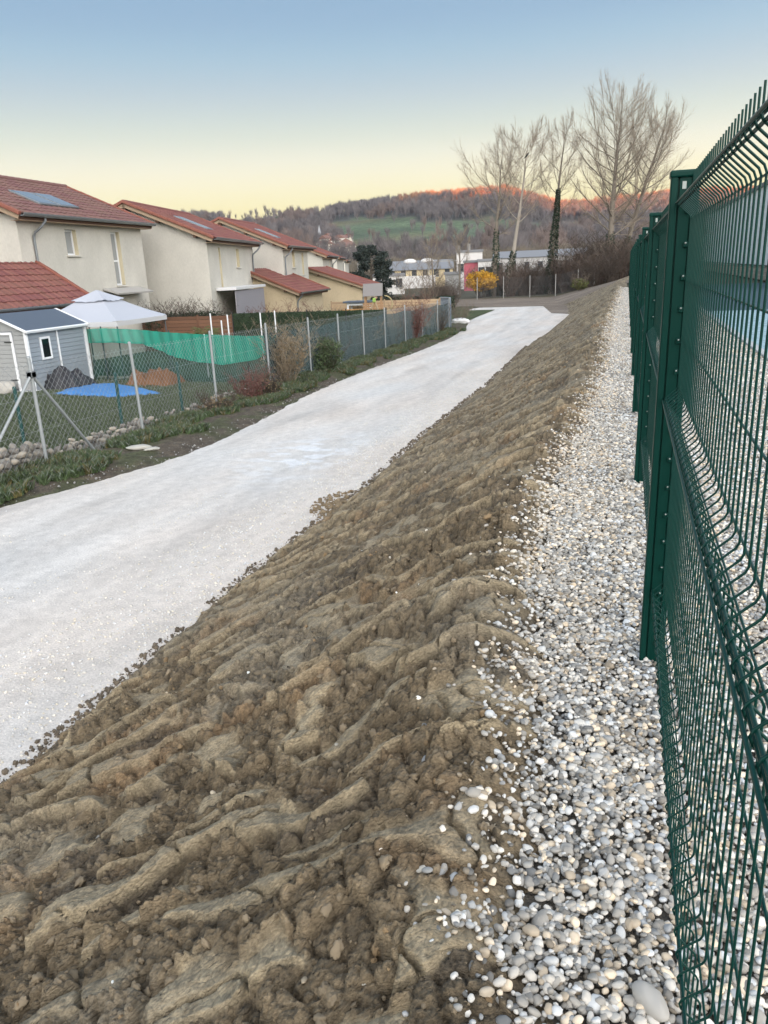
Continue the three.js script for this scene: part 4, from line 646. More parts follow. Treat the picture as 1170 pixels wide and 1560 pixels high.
{ // netting, tarpaulins and odds and ends on the lawn
  const net = mat([0.01, 0.27, 0.19], 0.85, { transparent: true, opacity: 0.8, side: THREE.DoubleSide });
  const dnet = mat([0.02, 0.085, 0.07], 0.9, { transparent: true, opacity: 0.6, side: THREE.DoubleSide });
  // hung on a line from the shed to the chain-link; outline read off the photograph on that upright plane
  const A = new THREE.Vector3(-15.1, 0, -20.15), B = new THREE.Vector3(-9.3, 0, -19.3), nn = new THREE.Vector3(B.z - A.z, 0, A.x - B.x).normalize();
  const topV = table([[421, 510], [380, 512], [300, 509], [250, 506], [210, 502], [160, 500], [118, 502]]), botV = table([[421, 514], [412, 536], [390, 548], [340, 556], [290, 550], [255, 540], [235, 530], [215, 524], [165, 522], [118, 523]]);
  const onNet = (px, v) => onPlane(px, v, A, nn), ups = lin(118, 421, 90);
  const gn = thing('garden_netting', 'bright green netting sagging between posts across the garden lawn', 'netting');
  part('net', sheet(ups, lin(0, 1, 12), (px, v) => { const p = onNet(px, mix(botV(px), topV(px), v)); return [p.x, p.y, p.z + 0.04 * Math.sin(px * 0.17) * (1 - v) + 0.03 * Math.sin(px * 0.4 + v * 3)]; }), net, gn);
  part('lower_net', sheet(ups, lin(0, 1, 8), (px, v) => { const p = onNet(px, botV(px) - 2); return [p.x, mix(lawnY(p.z), p.y, v), p.z - 0.1 + 0.05 * Math.sin(px * 0.2)]; }), dnet, gn);
  for (const px of [118, 151, 255, 372, 420]) { const p = onNet(px, topV(px) - 3); part('post', rod([p.x, lawnY(p.z) - 0.1, p.z - 0.06], [p.x, p.y, p.z - 0.06], 0.02, 0.02, 7), mat([0.02, 0.05, 0.05], 0.6), gn); }
  const heap = (px, w, d, h, m, name, label, cat, rough) => { const p = onLow(...px, 0.07); single(name, sheet(lin(-1, 1, 28), lin(-1, 1, 28), (u, v) => { const r = Math.max(Math.abs(u), Math.abs(v)), q = (1 - sstep(0.55, 1, r)); return [u * w, h * q * (0.75 + rough * fbm(u * 2.5, v * 2.5 + px[0], 3)) - 0.02, v * d]; }), m, label, cat, [p.x, p.y, p.z]); };
  heap([92, 592], 1.05, 0.55, 0.62, mat([0.022, 0.022, 0.026], 0.55), 'tarpaulin_heap', 'heap under a black tarpaulin beside the grey shed', 'heap', 0.5);
  heap([238, 586], 0.85, 0.5, 0.4, mat([0.22, 0.11, 0.055], 0.95, { bumpMap: reps(texBump, 2), bumpScale: 0.05 }), 'leaf_pile', 'rusty brown leaf pile on the lawn behind the green netting', 'leaf pile', 0.9);
  const bp = [[80, 601], [172, 606], [250, 600], [176, 585], [118, 588]].map((q) => onLow(...q, 0.09)); const cx = bp.reduce((s, p) => s + p.x, 0) / 5, cz = bp.reduce((s, p) => s + p.z, 0) / 5;
  single('blue_tarpaulin', sheet(lin(0, 1, 20), lin(0, 1, 60), (r, t) => { const q = t * 5, k = Math.floor(q) % 5, f = q - Math.floor(q), a = bp[k], b = bp[(k + 1) % 5]; const x = mix(cx, mix(a.x, b.x, f), r), z = mix(cz, mix(a.z, b.z, f), r); return [x, low(z) + 0.1 + 0.05 * (1 - sstep(0.8, 1, r)) + 0.06 * Math.abs(noise(x * 3, z * 3)) * (1 - sstep(0.85, 1, r)), z]; }), mat([0.06, 0.20, 0.46], 0.5, { side: THREE.DoubleSide }), 'crumpled bright blue tarpaulin spread on the lawn', 'tarpaulin');
  const b1 = onLow(150, 578, 0.07), b2 = onLow(272, 581, 0.07); single('timber_beam', rod([b1.x, b1.y + 0.06, b1.z], [b2.x, b2.y + 0.05, b2.z], 0.06, 0.06, 4), mat([0.48, 0.43, 0.33], 0.85), 'pale timber beam lying on the lawn behind the blue tarpaulin', 'beam');
  const bo = onLow(8, 600, 0.07); single('boulder', pebbleGeo(21, 3, 0.75, 0.35), mat([0.5, 0.47, 0.42], 0.9, { map: reps(texGrain, 1) }), 'whitish boulder in front of the grey shed door', 'boulder', [bo.x, bo.y + 0.12, bo.z]).scale.set(0.36, 0.32, 0.3);
  // the gardens' own dark green posts just inside the chain-link
  for (const [u0, v0, v1, near] of [[40, 690, 618, 'by the braced grey corner post'], [188, 658, 590, 'beside the blue tarpaulin'], [279, 632, 573, 'in front of the leaf pile']]) { const p = onLow(u0, v0, 0.07), h = 1.1; single('garden_post', [rod([0, -0.1, 0], [0, h, 0], 0.03, 0.03, 8), rod([0, h, 0], [0, h + 0.02, 0], 0.033, 0.02, 8)], mat([0.01, 0.06, 0.055], 0.5), `short dark green garden post inside the wire, ${near}`, 'post', [p.x, p.y, p.z]); }
  // slender white poles standing in the next garden
  for (const [u, v0, v1, d] of [[320, 478, 512, 29], [337, 489, 512, 29], [346, 480, 514, 29], [396, 477, 500, 29.5], [418, 474, 504, 29.5], [311, 510, 548, 24]]) { const a = atDist(u, v0, d), y = lawnY(a.z); single('white_pole', [rod([0, -0.05, 0], [0, a.y - y, 0], 0.025, 0.025, 7), rod([0, a.y - y, 0], [0, a.y - y + 0.02, 0], 0.028, 0.012, 7)], white, 'slender white pole standing behind the green netting', 'pole', [a.x, y, a.z], 0, 'white poles in the garden'); }
}
// fences between the gardens
function boardFence(name, label, x0, x1, z, top, n, m, turn = 0) {
  const g = thing(name, label, 'fence', [x0, 0, z], turn), L = x1 - x0, y0 = low(z) - 0.1, h = (top - y0) / n;
  const bays = Math.max(1, Math.round(L / 1.8)), bl = L / bays;
  for (let b = 0; b < bays; b++) { for (let i = 0; i < n; i++) part('board', rbox(bl - 0.07, h - 0.012, 0.03, 0.006, (b + 0.5) * bl, y0 + (i + 0.5) * h, R(-0.004, 0.004)), m[Math.floor(rnd() * m.length)], g); part('post', rbox(0.08, top - y0 + 0.06, 0.08, 0.008, b * bl, (top + y0) / 2 + 0.03, 0), m[0], g); }
  part('post', rbox(0.08, top - y0 + 0.06, 0.08, 0.008, L, (top + y0) / 2 + 0.03, 0), m[0], g); return g;
}
{
  reseed(83);
  const brown = [0.85, 1, 1.15].map((k) => mat([0.17 * k, 0.085 * k, 0.05 * k], 0.8)), pale = [0.85, 1, 1.15].map((k) => mat([0.40 * k, 0.285 * k, 0.175 * k], 0.85));
  boardFence('board_fence', 'dark brown horizontal board fence behind the palm', -21.5, -16.4, -31.2, -0.28, 11, brown);
  boardFence('board_fence', 'pale horizontal timber board fence behind the play tower', -17.0, -10.3, -45.2, -0.42, 11, pale);
  const hd = thing('hedge_screen', 'dark green artificial hedge screen between the garden board fences', 'screen', [-16.35, 0, -31.2]);
  part('backing', box(7.0, 1.6, 0.03, 3.5, low(-31) + 0.85, 0), mat([0.028, 0.05, 0.022], 0.9), hd);
  part('foliage', leafCloud(6000, () => [R(0, 7.0), low(-31) + R(0.05, 1.68), R(0.02, 0.12)], 0.04), M.leafDark, hd);
  for (let i = 0; i <= 4; i++) part('post', rod([i * 1.75, low(-31) - 0.1, 0.05], [i * 1.75, -0.12, 0.05], 0.025, 0.025, 6), dark, hd);
  // brick-coloured low shelter beside the tan garage
  const sh = thing('cart_shelter', 'small flat-roofed white framed shelter beside the tan garage', 'shelter', [-15.6, low(-44.2), -44.2]);
  for (const x of [0, 1.15]) part('post', rbox(0.1, 1.55, 0.1, 0.01, x, 0.77, 0), white, sh); for (const x of [0, 1.15]) part('post', rbox(0.1, 1.55, 0.1, 0.01, x, 0.77, -0.65), white, sh); part('roof', rbox(1.7, 0.1, 1.0, 0.02, 0.6, 1.6, -0.3), slate, sh); part('beam', rbox(1.25, 0.14, 0.08, 0.01, 0.57, 1.47, 0.0), white, sh);
  // netting fixed to the far bays of the chain-link
  const scr = mat([0.016, 0.055, 0.058], 0.9, { transparent: true, opacity: 0.8, side: THREE.DoubleSide });
  for (let i = 6; i < chainPosts.length; i++) { const [ax, az] = chainPosts[i - 1], [bx, bz] = chainPosts[i]; const m = part('screen_net', sheet(lin(0, 1, 16), lin(0, 1, 8), (u, v) => [mix(ax, bx, u) - 0.06 + 0.02 * Math.sin(u * 20 + v * 4), mix(low(az), low(bz), u) + 0.1 + v * 1.42 - 0.05 * Math.sin(Math.PI * u) * v, mix(az, bz, u)]), scr, chain); m.userData.label = 'dark teal screening net tied to the wire'; }
  // sheet-metal gate leaf closing the corner
  const gt = thing('sheet_metal_gate', 'blue-grey ribbed sheet metal gate leaf at the chain-link fence end', 'gate', [-9.1, low(-42.3), -42.35], -0.95);
  const gm = mat([0.27, 0.33, 0.40], 0.45, { metalness: 0.3 }); for (let i = 0; i < 9; i++) part('rib_panel', rbox(0.15, 1.75, 0.03 + (i % 2) * 0.02, 0.006, 0.08 - i * 0.155, 0.9, 0), gm, gt); part('frame', [rbox(1.4, 0.05, 0.05, 0.008, -0.54, 0.06, 0.04), rbox(1.4, 0.05, 0.05, 0.008, -0.54, 1.74, 0.04)], galv, gt);
}
{ // play tower with swing legs
  const p = atDist(562, 452, 43.0), y0 = low(p.z), g = thing('play_tower', 'wooden play tower with grey plank roof and swing frame', 'play tower', [p.x + 0.25, y0, p.z], 0.25);
  const wd = mat([0.36, 0.22, 0.12], 0.85), gr = mat([0.20, 0.185, 0.175], 0.85), lime = mat([0.28, 0.45, 0.08], 0.5), H = p.y - y0 + 0.05;
  for (const [x, z] of [[-0.42, 0.5], [0.42, 0.5], [-0.42, -0.5], [0.42, -0.5]]) part('post', rbox(0.08, H + 0.02, 0.08, 0.01, x, H / 2, z), wd, g);
  part('platform', rbox(1.2, 0.06, 1.1, 0.01, 0, 1.15, 0), wd, g); for (const s of [1, -1]) for (let i = 0; i < 5; i++) part('roof_plank', xf(rbox(1.05, 0.02, 0.19, 0.004), [0, H + 0.62 - (i + 0.5) * 0.125, s * (i + 0.5) * 0.135], [s * 0.75, 0, 0]), gr, g);
  for (let i = 0; i < 4; i++) part('rail_board', rbox(1.1, 0.1, 0.025, 0.005, 0, 1.25 + i * 0.13, 0.5), wd, g);
  part('swing_beam', rod([0.2, 1.95, 0.6], [0.2, 1.95, 3.0], 0.06, 0.06, 8), wd, g); for (const s of [1, -1]) part('swing_leg', rod([0.2, 1.98, 2.9], [0.2 + s * 0.62, 0, 2.95], 0.05, 0.05, 8), mat([0.36, 0.27, 0.17], 0.8), g); part('bracket', rbox(0.16, 0.2, 0.12, 0.03, 0.2, 1.92, 2.96), lime, g);
  part('deck_rail', [rbox(1.2, 0.06, 0.06, 0.01, -1.2, 1.35, 0), rbox(0.07, 1.35, 0.07, 0.01, -1.75, 0.68, 0)], mat([0.45, 0.25, 0.1], 0.85), g);
  const ring = new THREE.TorusGeometry(0.42, 0.035, 8, 20, Math.PI); ring.rotateZ(-Math.PI / 2); part('climbing_hoop', ring.translate(0.6, 1.6, 0.2), mat([0.36, 0.30, 0.16], 0.7), g);
}
// ---- plants along the fence and in the gardens
{
  reseed(97);
  const plant = (name, label, cat, u, v, d, parts, group) => { const p = d ? atDist(u, v, d) : onLow(u, v, 0.05); const o = thing(name, label, cat, [p.x, low(p.z), p.z], R(0, 6), group); parts(o); return o; };
  plant('palm', 'bushy palm with arching green fronds before the brown board fence', 'palm', 300, 500, 34.2, (o) => { part('trunk', rod([0, 0, 0], [0, 0.5, 0], 0.13, 0.1, 8), M.twig, o); const L = []; for (let i = 0; i < 46; i++) { const a = R(0, 6.28), e = R(0.2, 1.35), l = R(0.9, 1.35); let p = [0, 0.5, 0]; for (let k = 1; k <= 6; k++) { const t = k / 6, r = l * t * Math.cos(e * (1 - t * 0.6)) , y = 0.5 + l * (Math.sin(e) * t * 1.1 - 0.75 * t * t * (1 - e * 0.3)); const q = [Math.cos(a) * r, y, Math.sin(a) * r]; L.push([...p, ...q, 0.01, 0.007]); for (let m = 0; m < 7; m++) { const f = rnd(), b = a + (m % 2 ? 1 : -1) * 0.8; const x = mix(p[0], q[0], f), yy = mix(p[1], q[1], f), z = mix(p[2], q[2], f); L.push([x, yy, z, x + Math.cos(b) * 0.22, yy - 0.06, z + Math.sin(b) * 0.22, 0.009, 0.003]); } p = q; } } part('fronds', sticks(L), mat([0.12, 0.14, 0.05], 0.8), o); });
  plant('dry_bush', 'tall tan dry bush behind the chain-link beside the green netting', 'bush', 437, 588, 0, (o) => { part('branches', twigBush(1.55, 0.75, 40, 0.008), M.twigTan, o); part('leaves', leafCloud(1500, inBall(0, 0.95, 0, 0.7, 0.7, 0.6), 0.035), M.leafTan, o); });
  plant('leafy_bush', 'green leafy bush growing through the chain-link fence', 'bush', 496, 568, 0, (o) => { part('branches', twigBush(1.1, 0.7, 22, 0.008), M.twigDark, o); part('leaves', leafCloud(3200, inBall(0, 0.62, 0, 0.85, 0.6, 0.6), 0.038), M.leafGreen, o); });
  plant('reddish_bush', 'reddish brown bare bush against the far chain-link bays', 'bush', 628, 521, 0, (o) => { part('branches', twigBush(1.9, 0.8, 40, 0.011), M.twigRed, o); part('leaves', leafCloud(700, inBall(0, 1.0, 0, 0.7, 0.8, 0.6), 0.04), M.leafRed, o); });
  const low4 = [[378, 612, 'low purplish bare shrub at the chain-link foot, before the netting', M.twigRed, 0.75, 0.6], [410, 600, 'low dark bare shrub beside the post at the netting end', M.twigDark, 0.7, 0.5], [330, 630, 'low bare shrub on the stone row below the netting', M.twigDark, 0.5, 0.5], [530, 545, 'small grey bare shrub at the screened fence foot', M.twig, 0.8, 0.6], [556, 540, 'bushy brown shrub behind the screened fence', M.twigTan, 1.1, 0.7], [590, 530, 'thin brown shrub at the screened fence', M.twigDark, 1.0, 0.6], [668, 508, 'dark shrub leaning on the last screened bays', M.twigDark, 1.4, 0.7], [700, 492, 'low green scrub beyond the sheet metal gate', M.twig, 1.2, 0.8]];
  for (const [u, v, label, m, h, w] of low4) plant('bare_shrub', label, 'shrub', u, v, 0, (o) => { part('branches', twigBush(h, w, 34, 0.0075), m, o); part('leaves', leafCloud(420, inBall(0, h * 0.45, 0, w, h * 0.5, w * 0.8), 0.03), m === M.twigRed ? M.leafRed : m === M.twig ? M.leafGreen : M.leafTan, o); });
  // clipped dark hedge tops before the second house, red shrubs before the tan garage
  for (let i = 0; i < 9; i++) { const u = 232 + i * 12; plant('hedge_shrub', 'dark twiggy hedge shrub below the second house gable', 'shrub', u, 470, 37.5, (o) => { part('branches', twigBush(1.95 + R(-.15, .15), 0.75, 16, 0.014), M.twigDark, o); part('leaves', leafCloud(500, inBall(0, 1.35, 0, 0.65, 0.5, 0.6), 0.06), M.leafDark, o); }, 'hedge shrubs below the house gable'); }
  for (let i = 0; i < 7; i++) { const u = 398 + i * 12; plant('red_shrub', 'reddish leaved shrub in front of the tan garage', 'shrub', u, 470, 41, (o) => { part('branches', twigBush(1.5 + R(-.2, .2), 0.7, 14, 0.015), M.twigRed, o); part('leaves', leafCloud(420, inBall(0, 1.05, 0, 0.65, 0.45, 0.6), 0.06), M.leafRed, o); }, 'red shrubs before the garage'); }
  for (const [u, v, d, h, label] of [[620, 430, 60, 3.4, 'slim bare sapling behind the timber fence'], [655, 435, 58, 3.8, 'twin-stemmed bare sapling behind the timber fence end'], [512, 465, 47, 1.3, 'small green shrub between timber fence and garage']]) plant('sapling', label, 'sapling', u, v, d, (o) => { part('branches', twigBush(h, h * 0.3, 14, 0.018), M.twig, o); });
}
// ---- row of field stones at the fence foot, grass tufts on the verge and lawn
{
  reseed(101);
  const row = thing('stone_row', 'row of piled rounded field stones along the chain-link fence foot', 'stone row');
  const gs = [pebbleGeo(31, 2, 0.75, 0.35), pebbleGeo(33, 2, 0.65, 0.45), pebbleGeo(35, 2, 0.8, 0.3)], ms = [[0.36, 0.325, 0.27], [0.29, 0.27, 0.235], [0.42, 0.37, 0.30], [0.22, 0.20, 0.175]].map((c) => mat(c, 0.9, { map: reps(texGrain, 1) }));
  let n = 0; const rest = [];
  for (let z = -7.2; z > -20.2; z -= 0.1) {
    const big = z > -9.6 && z < -8.3, gap = noise(z * 0.7, 4) < -0.28 && !big; if (gap) continue;
    const k = big ? 12 : z > -13 ? 4 : 2;
    for (let j = 0; j < k; j++) { const x = FENCE_X(z) - 0.28 + R(-0.2, 0.2) + (big ? R(-.12, .12) : 0), s = (big ? R(0.035, 0.085) : R(0.025, 0.07)), lv = j / k, y = low(z) + 0.05 + lv * (big ? 0.36 : 0.2) + s * 0.35 + (big ? 0 : 0.03); const m = part('stone', gs[Math.floor(rnd() * 3)], ms[Math.floor(rnd() * 4)], row); m.position.set(x, y, z + R(-.05, .05)); m.rotation.set(R(-.6, .6), R(0, 6), R(-.6, .6)); m.scale.set(s * R(1, 1.35), s, s); n++; }
  }
  part('base_rubble', sheet(lin(-1, 1, 10), lin(-7.1, -20.2, 150), (u, z) => { const big = z > -9.6 && z < -8.3 ? 0.28 : 0.1; return [FENCE_X(z) - 0.28 + u * 0.32, low(z) + 0.04 + big * (1 - u * u) + 0.04 * fbm(u * 5, z * 7, 2), z]; }), mat([0.2, 0.185, 0.155], 0.95, { bumpMap: reps(texBump, 2), bumpScale: 0.05 }), row);
  const slab = onLow(212, 684, 0.06); single('flat_stone', [xf(pebbleGeo(41, 2, 0.2, 0.4), [0, 0.03, 0], [0, .4, 0], [0.22, 0.2, 0.15]), xf(pebbleGeo(43, 2, 0.2, 0.4), [0.28, 0.02, 0.05], [0, 1, 0], [0.14, 0.15, 0.1])], mat([0.42, 0.41, 0.36], 0.9), 'pair of flat pale stones on the grass verge', 'stone', [slab.x, slab.y, slab.z]);
  const bag = onLow(702, 491, 0.1); single('white_rubble', xf(pebbleGeo(47, 2, 0.5, 0.7), [0, 0, 0], [0, 0, 0], [0.5, 0.4, 0.35]), mat([0.7, 0.7, 0.7], 0.8), 'lump of white rubble on the bare mound beyond the gate', 'rubble', [bag.x, bag.y + 0.08, bag.z]);
  // blades
  const blade = []; for (let i = 0; i < 14; i++) { const a = R(0, 6.28), l = R(0.6, 1), lean = R(0.1, 0.7), w = 0.035; const c = Math.cos(a), s = Math.sin(a), bx = R(-.2, .2), bz = R(-.2, .2); blade.push([bx - s * w, 0, bz + c * w, bx + s * w, 0, bz - c * w, bx + c * lean * 0.4 * l, l * 0.65, bz + s * lean * 0.4 * l, bx + c * lean * l, l, bz + s * lean * l]); }
  const tp = [], ti = []; blade.forEach((b, i) => { tp.push(...b); const o = i * 4; ti.push(o, o + 1, o + 2, o + 2, o + 1, o + 3, o, o + 2, o + 3); });
  const tg = new THREE.BufferGeometry(); tg.setAttribute('position', new THREE.Float32BufferAttribute(tp, 3)); tg.setIndex(ti); tg.computeVertexNormals(); tg.setAttribute('uv', new THREE.Float32BufferAttribute(new Float32Array(tp.length / 3 * 2), 2));
  const gm = leafM([1, 1, 1]), lawnL = [], vergeL = [];
  for (let i = 0; i < 42000; i++) { const z = -6 - 36 * Math.pow(rnd(), 1.25), f = FENCE_X(z), x = f + R(-0.02, 1.0) + 0.12 * noise(z * 0.6, 1); const d = noise(x * 1.6, z * 0.9) + 0.45 - 0.62 * clamp(x - f, 0, 1.2); if (d < R(0, 0.35)) continue; const s = R(0.07, 0.2) * (d > 0.5 ? 1.3 : 1), k = R(0.7, 1.25), y = rnd() < 0.22; vergeL.push([x, low(z) + 0.05, z, 0, R(0, 6), 0, s, s, s, (y ? 0.17 : 0.085) * k, (y ? 0.145 : 0.135) * k, 0.042 * k]); }
  for (let i = 0; i < 34000; i++) { const z = -6.5 - 19 * rnd(), x = FENCE_X(z) - 0.5 - 9 * rnd(), s = R(0.05, 0.09), k = R(0.65, 1.2); lawnL.push([x, low(z) + 0.065, z, 0, R(0, 6), 0, s * 1.2, s, s * 1.2, 0.09 * k, 0.125 * k, 0.045 * k]); }
  tag(scatter('verge_grass', tg, gm, vergeL, scene), 'rough green grass tufts along the verge and stone row', 'grass'); tag(scatter('lawn_grass', tg, gm, lawnL, scene), 'short mown lawn grass behind the chain-link fence', 'grass');
  const grit = []; for (let i = 0; i < 800; i++) { const z = -6 - 24 * Math.pow(rnd(), 1.3), x = roadL(z) + 0.05 - 1.2 * Math.pow(rnd(), 1.2), s = 0.006 + 0.022 * Math.pow(rnd(), 3), g = R(0.15, 0.4); grit.push([x, low(z) + 0.04, z, R(0, 3), R(0, 6), R(0, 3), s, s * .8, s, g, g * .97, g * .92]); }
  tag(scatter('verge_stones', pebbleGeo(51, 1, 0.7, 0.5), mat(0xffffff, 0.9), grit, scene), 'small pale stones scattered on the dirt beside the road', 'stones');
}
// ---------------------------------------------------------------- bare trees beyond the yard
M.bark = mat([0.20, 0.17, 0.135], 0.9); M.twigPale = mat([0.31, 0.255, 0.195], 0.9); M.barkPale = mat([0.36, 0.32, 0.27], 0.85);
function bareTree(o) {
  const g = thing('bare_tree', o.label, 'tree', [o.x, o.y, o.z], 0, o.group), trunk = [], limbs = [], twigs = [];
  const N = 16, H = o.h, ax = [], leanX = o.lean || 0, rad = (t) => o.r * Math.pow(1 - t, 0.85) + 0.02;
  for (let i = 0; i <= N; i++) { const t = i / N; ax.push([leanX * Math.pow(t, o.bow || 1.3) * H + H * 0.012 * noise(t * 5, o.x), H * t - (i ? 0 : 0.4), H * 0.012 * noise(t * 5 + 9, o.x)]); }
  for (let i = 0; i < N; i++) trunk.push([...ax[i], ...ax[i + 1], rad(i / N), rad((i + 1) / N)]);
  const spot = (t) => { const q = clamp(t) * N, i = Math.min(N - 1, Math.floor(q)), f = q - i; return [0, 1, 2].map((k) => mix(ax[i][k], ax[i + 1][k], f)); };
  const branch = (p, az, el, len, r, depth, curl) => {
    const n = depth === 0 ? 7 : depth === 1 ? 4 : 2; let q = p, e = el, a = az;
    for (let i = 0; i < n; i++) {
      const l = len / n; e = Math.min(1.45, e + curl / n + R(-.1, .1)); a += R(-.18, .18);
      const d = [Math.cos(e) * Math.cos(a), Math.sin(e), Math.cos(e) * Math.sin(a)], w = [q[0] + d[0] * l, q[1] + d[1] * l, q[2] + d[2] * l], r1 = r * (1 - i / n * 0.75), r2 = r * (1 - (i + 1) / n * 0.75);
      (depth === 0 ? limbs : twigs).push([...q, ...w, r1, r2]);
      if (depth < 2) { const kids = depth === 0 ? (i > 0 ? 3 : 1) : 3; for (let k = 0; k < kids; k++) branch(w, a + R(-1, 1) * (depth ? 1.3 : 1.15), e + R(-0.75, 0.3), (depth === 0 ? len * R(0.22, 0.42) * (1.15 - i / n * 0.5) : len * R(0.3, 0.55)), Math.max(0.0075, r2 * 0.4), depth + 1, 0.35); }
      q = w;
    }
  };
  for (let i = 0; i < o.n; i++) { const t = mix(o.t0, 0.97, Math.pow((i + rnd() * 0.6) / o.n, 0.9)), sh = Math.sin(Math.PI * clamp(mix(0.22, 0.97, (t - o.t0) / (1 - o.t0)))); branch(spot(t), i * 2.4 + R(-.4, .4), R(0.1, 0.5) + 0.4 * t, 1.12 * o.w * H * (0.35 + 0.65 * sh) * R(0.75, 1.1), Math.max(0.018, rad(t) * 0.34), 0, o.curl ?? 0.5); }
  part('trunk', sticks(trunk, 8), o.pale ? M.barkPale : M.bark, g); const cr = part('crown', sticks(limbs, 4), o.pale ? M.barkPale : M.bark, g); part('twigs', sticks(twigs, 3), M.twigPale, cr);
  if (o.ivy) { const lv = leafCloud(o.ivyN || 2600, () => { const t = o.ivy * Math.pow(rnd(), 0.9), p = spot(t), a = R(0, 6.28), rr = (0.12 + o.ivyW * (1 - t / o.ivy) * (0.6 + 0.8 * Math.abs(noise(t * 14, a)))) * Math.sqrt(rnd()) + rad(t); return [p[0] + Math.cos(a) * rr, p[1] + R(-.2, .2), p[2] + Math.sin(a) * rr]; }, 0.11); part('ivy', lv, M.leafDark, g); }
  return g;
}
const far = (u, v, d) => { const p = atDist(u, v, d); return p; };
reseed(131);
{
  const T = (u, d, h0, o) => { const h = h0 * (o.k || 0.8); const p = far(u, 432, d); return bareTree({ x: p.x, y: land(p.x, p.z) - 0.1, z: p.z, h, ...o }); };
  T(752, 88, 17.2, { r: 0.27, lean: 0.06, n: 17, t0: 0.45, w: 0.36, ivy: 0.5, ivyW: 0.2, ivyN: 900, label: 'bare spreading tree with ivy on its trunk behind the yellow foliage' });
  T(768, 89, 19.3, { r: 0.25, lean: 0.16, bow: 0.8, pale: true, n: 19, t0: 0.47, w: 0.31, ivy: 0.3, ivyW: 0.35, ivyN: 800, label: 'tall pale leaning bare tree with a dark bird perched in it' });
  T(838, 90, 18.8, { r: 0.24, lean: 0.07, n: 17, t0: 0.5, w: 0.25, ivy: 0.66, ivyW: 0.5, ivyN: 3000, k: 0.86, label: 'narrow bare tree wrapped in dark green ivy up its trunk' });
  T(925, 86, 21.2, { r: 0.36, lean: 0.035, n: 44, t0: 0.28, w: 0.36, ivy: 0.3, ivyW: 0.3, ivyN: 800, k: 0.76, label: 'largest broad bare tree at the end of the bank' });
  T(938, 88, 19.4, { r: 0.30, lean: 0.27, bow: 1.1, n: 34, t0: 0.32, w: 0.33, ivy: 0.3, ivyW: 0.3, ivyN: 700, k: 0.76, label: 'broad bare tree leaning towards the green mesh fence' });
  T(700, 92, 8.5, { r: 0.12, lean: 0.02, n: 14, t0: 0.25, w: 0.3, label: 'small bare tree between the white building and the sheet metal gate' });
  T(660, 96, 8.0, { r: 0.11, lean: -0.03, n: 14, t0: 0.2, w: 0.28, label: 'small bare tree in front of the grey-roofed warehouse' });
  const b = far(803, 236, 88.6); const bg = new THREE.LatheGeometry([[0, -0.3], [0.05, -0.26], [0.1, -0.12], [0.115, 0.0], [0.09, 0.1], [0.06, 0.15], [0.068, 0.2], [0.05, 0.25], [0.012, 0.29], [0, 0.31]].map(([x, y]) => new THREE.Vector2(x, y)), 12); bg.rotateZ(-0.7);
  single('bird', [bg, xf(new THREE.ConeGeometry(0.07, 0.3, 6), [-0.27, -0.28, 0], [0, 0, -0.75 + Math.PI], [1, 1, 0.4]), xf(new THREE.ConeGeometry(0.02, 0.07, 6), [0.2, 0.26, 0], [0, 0, -1.2])], dark, 'dark bird perched in the pale leaning bare tree', 'bird', [b.x, b.y, b.z]);
}
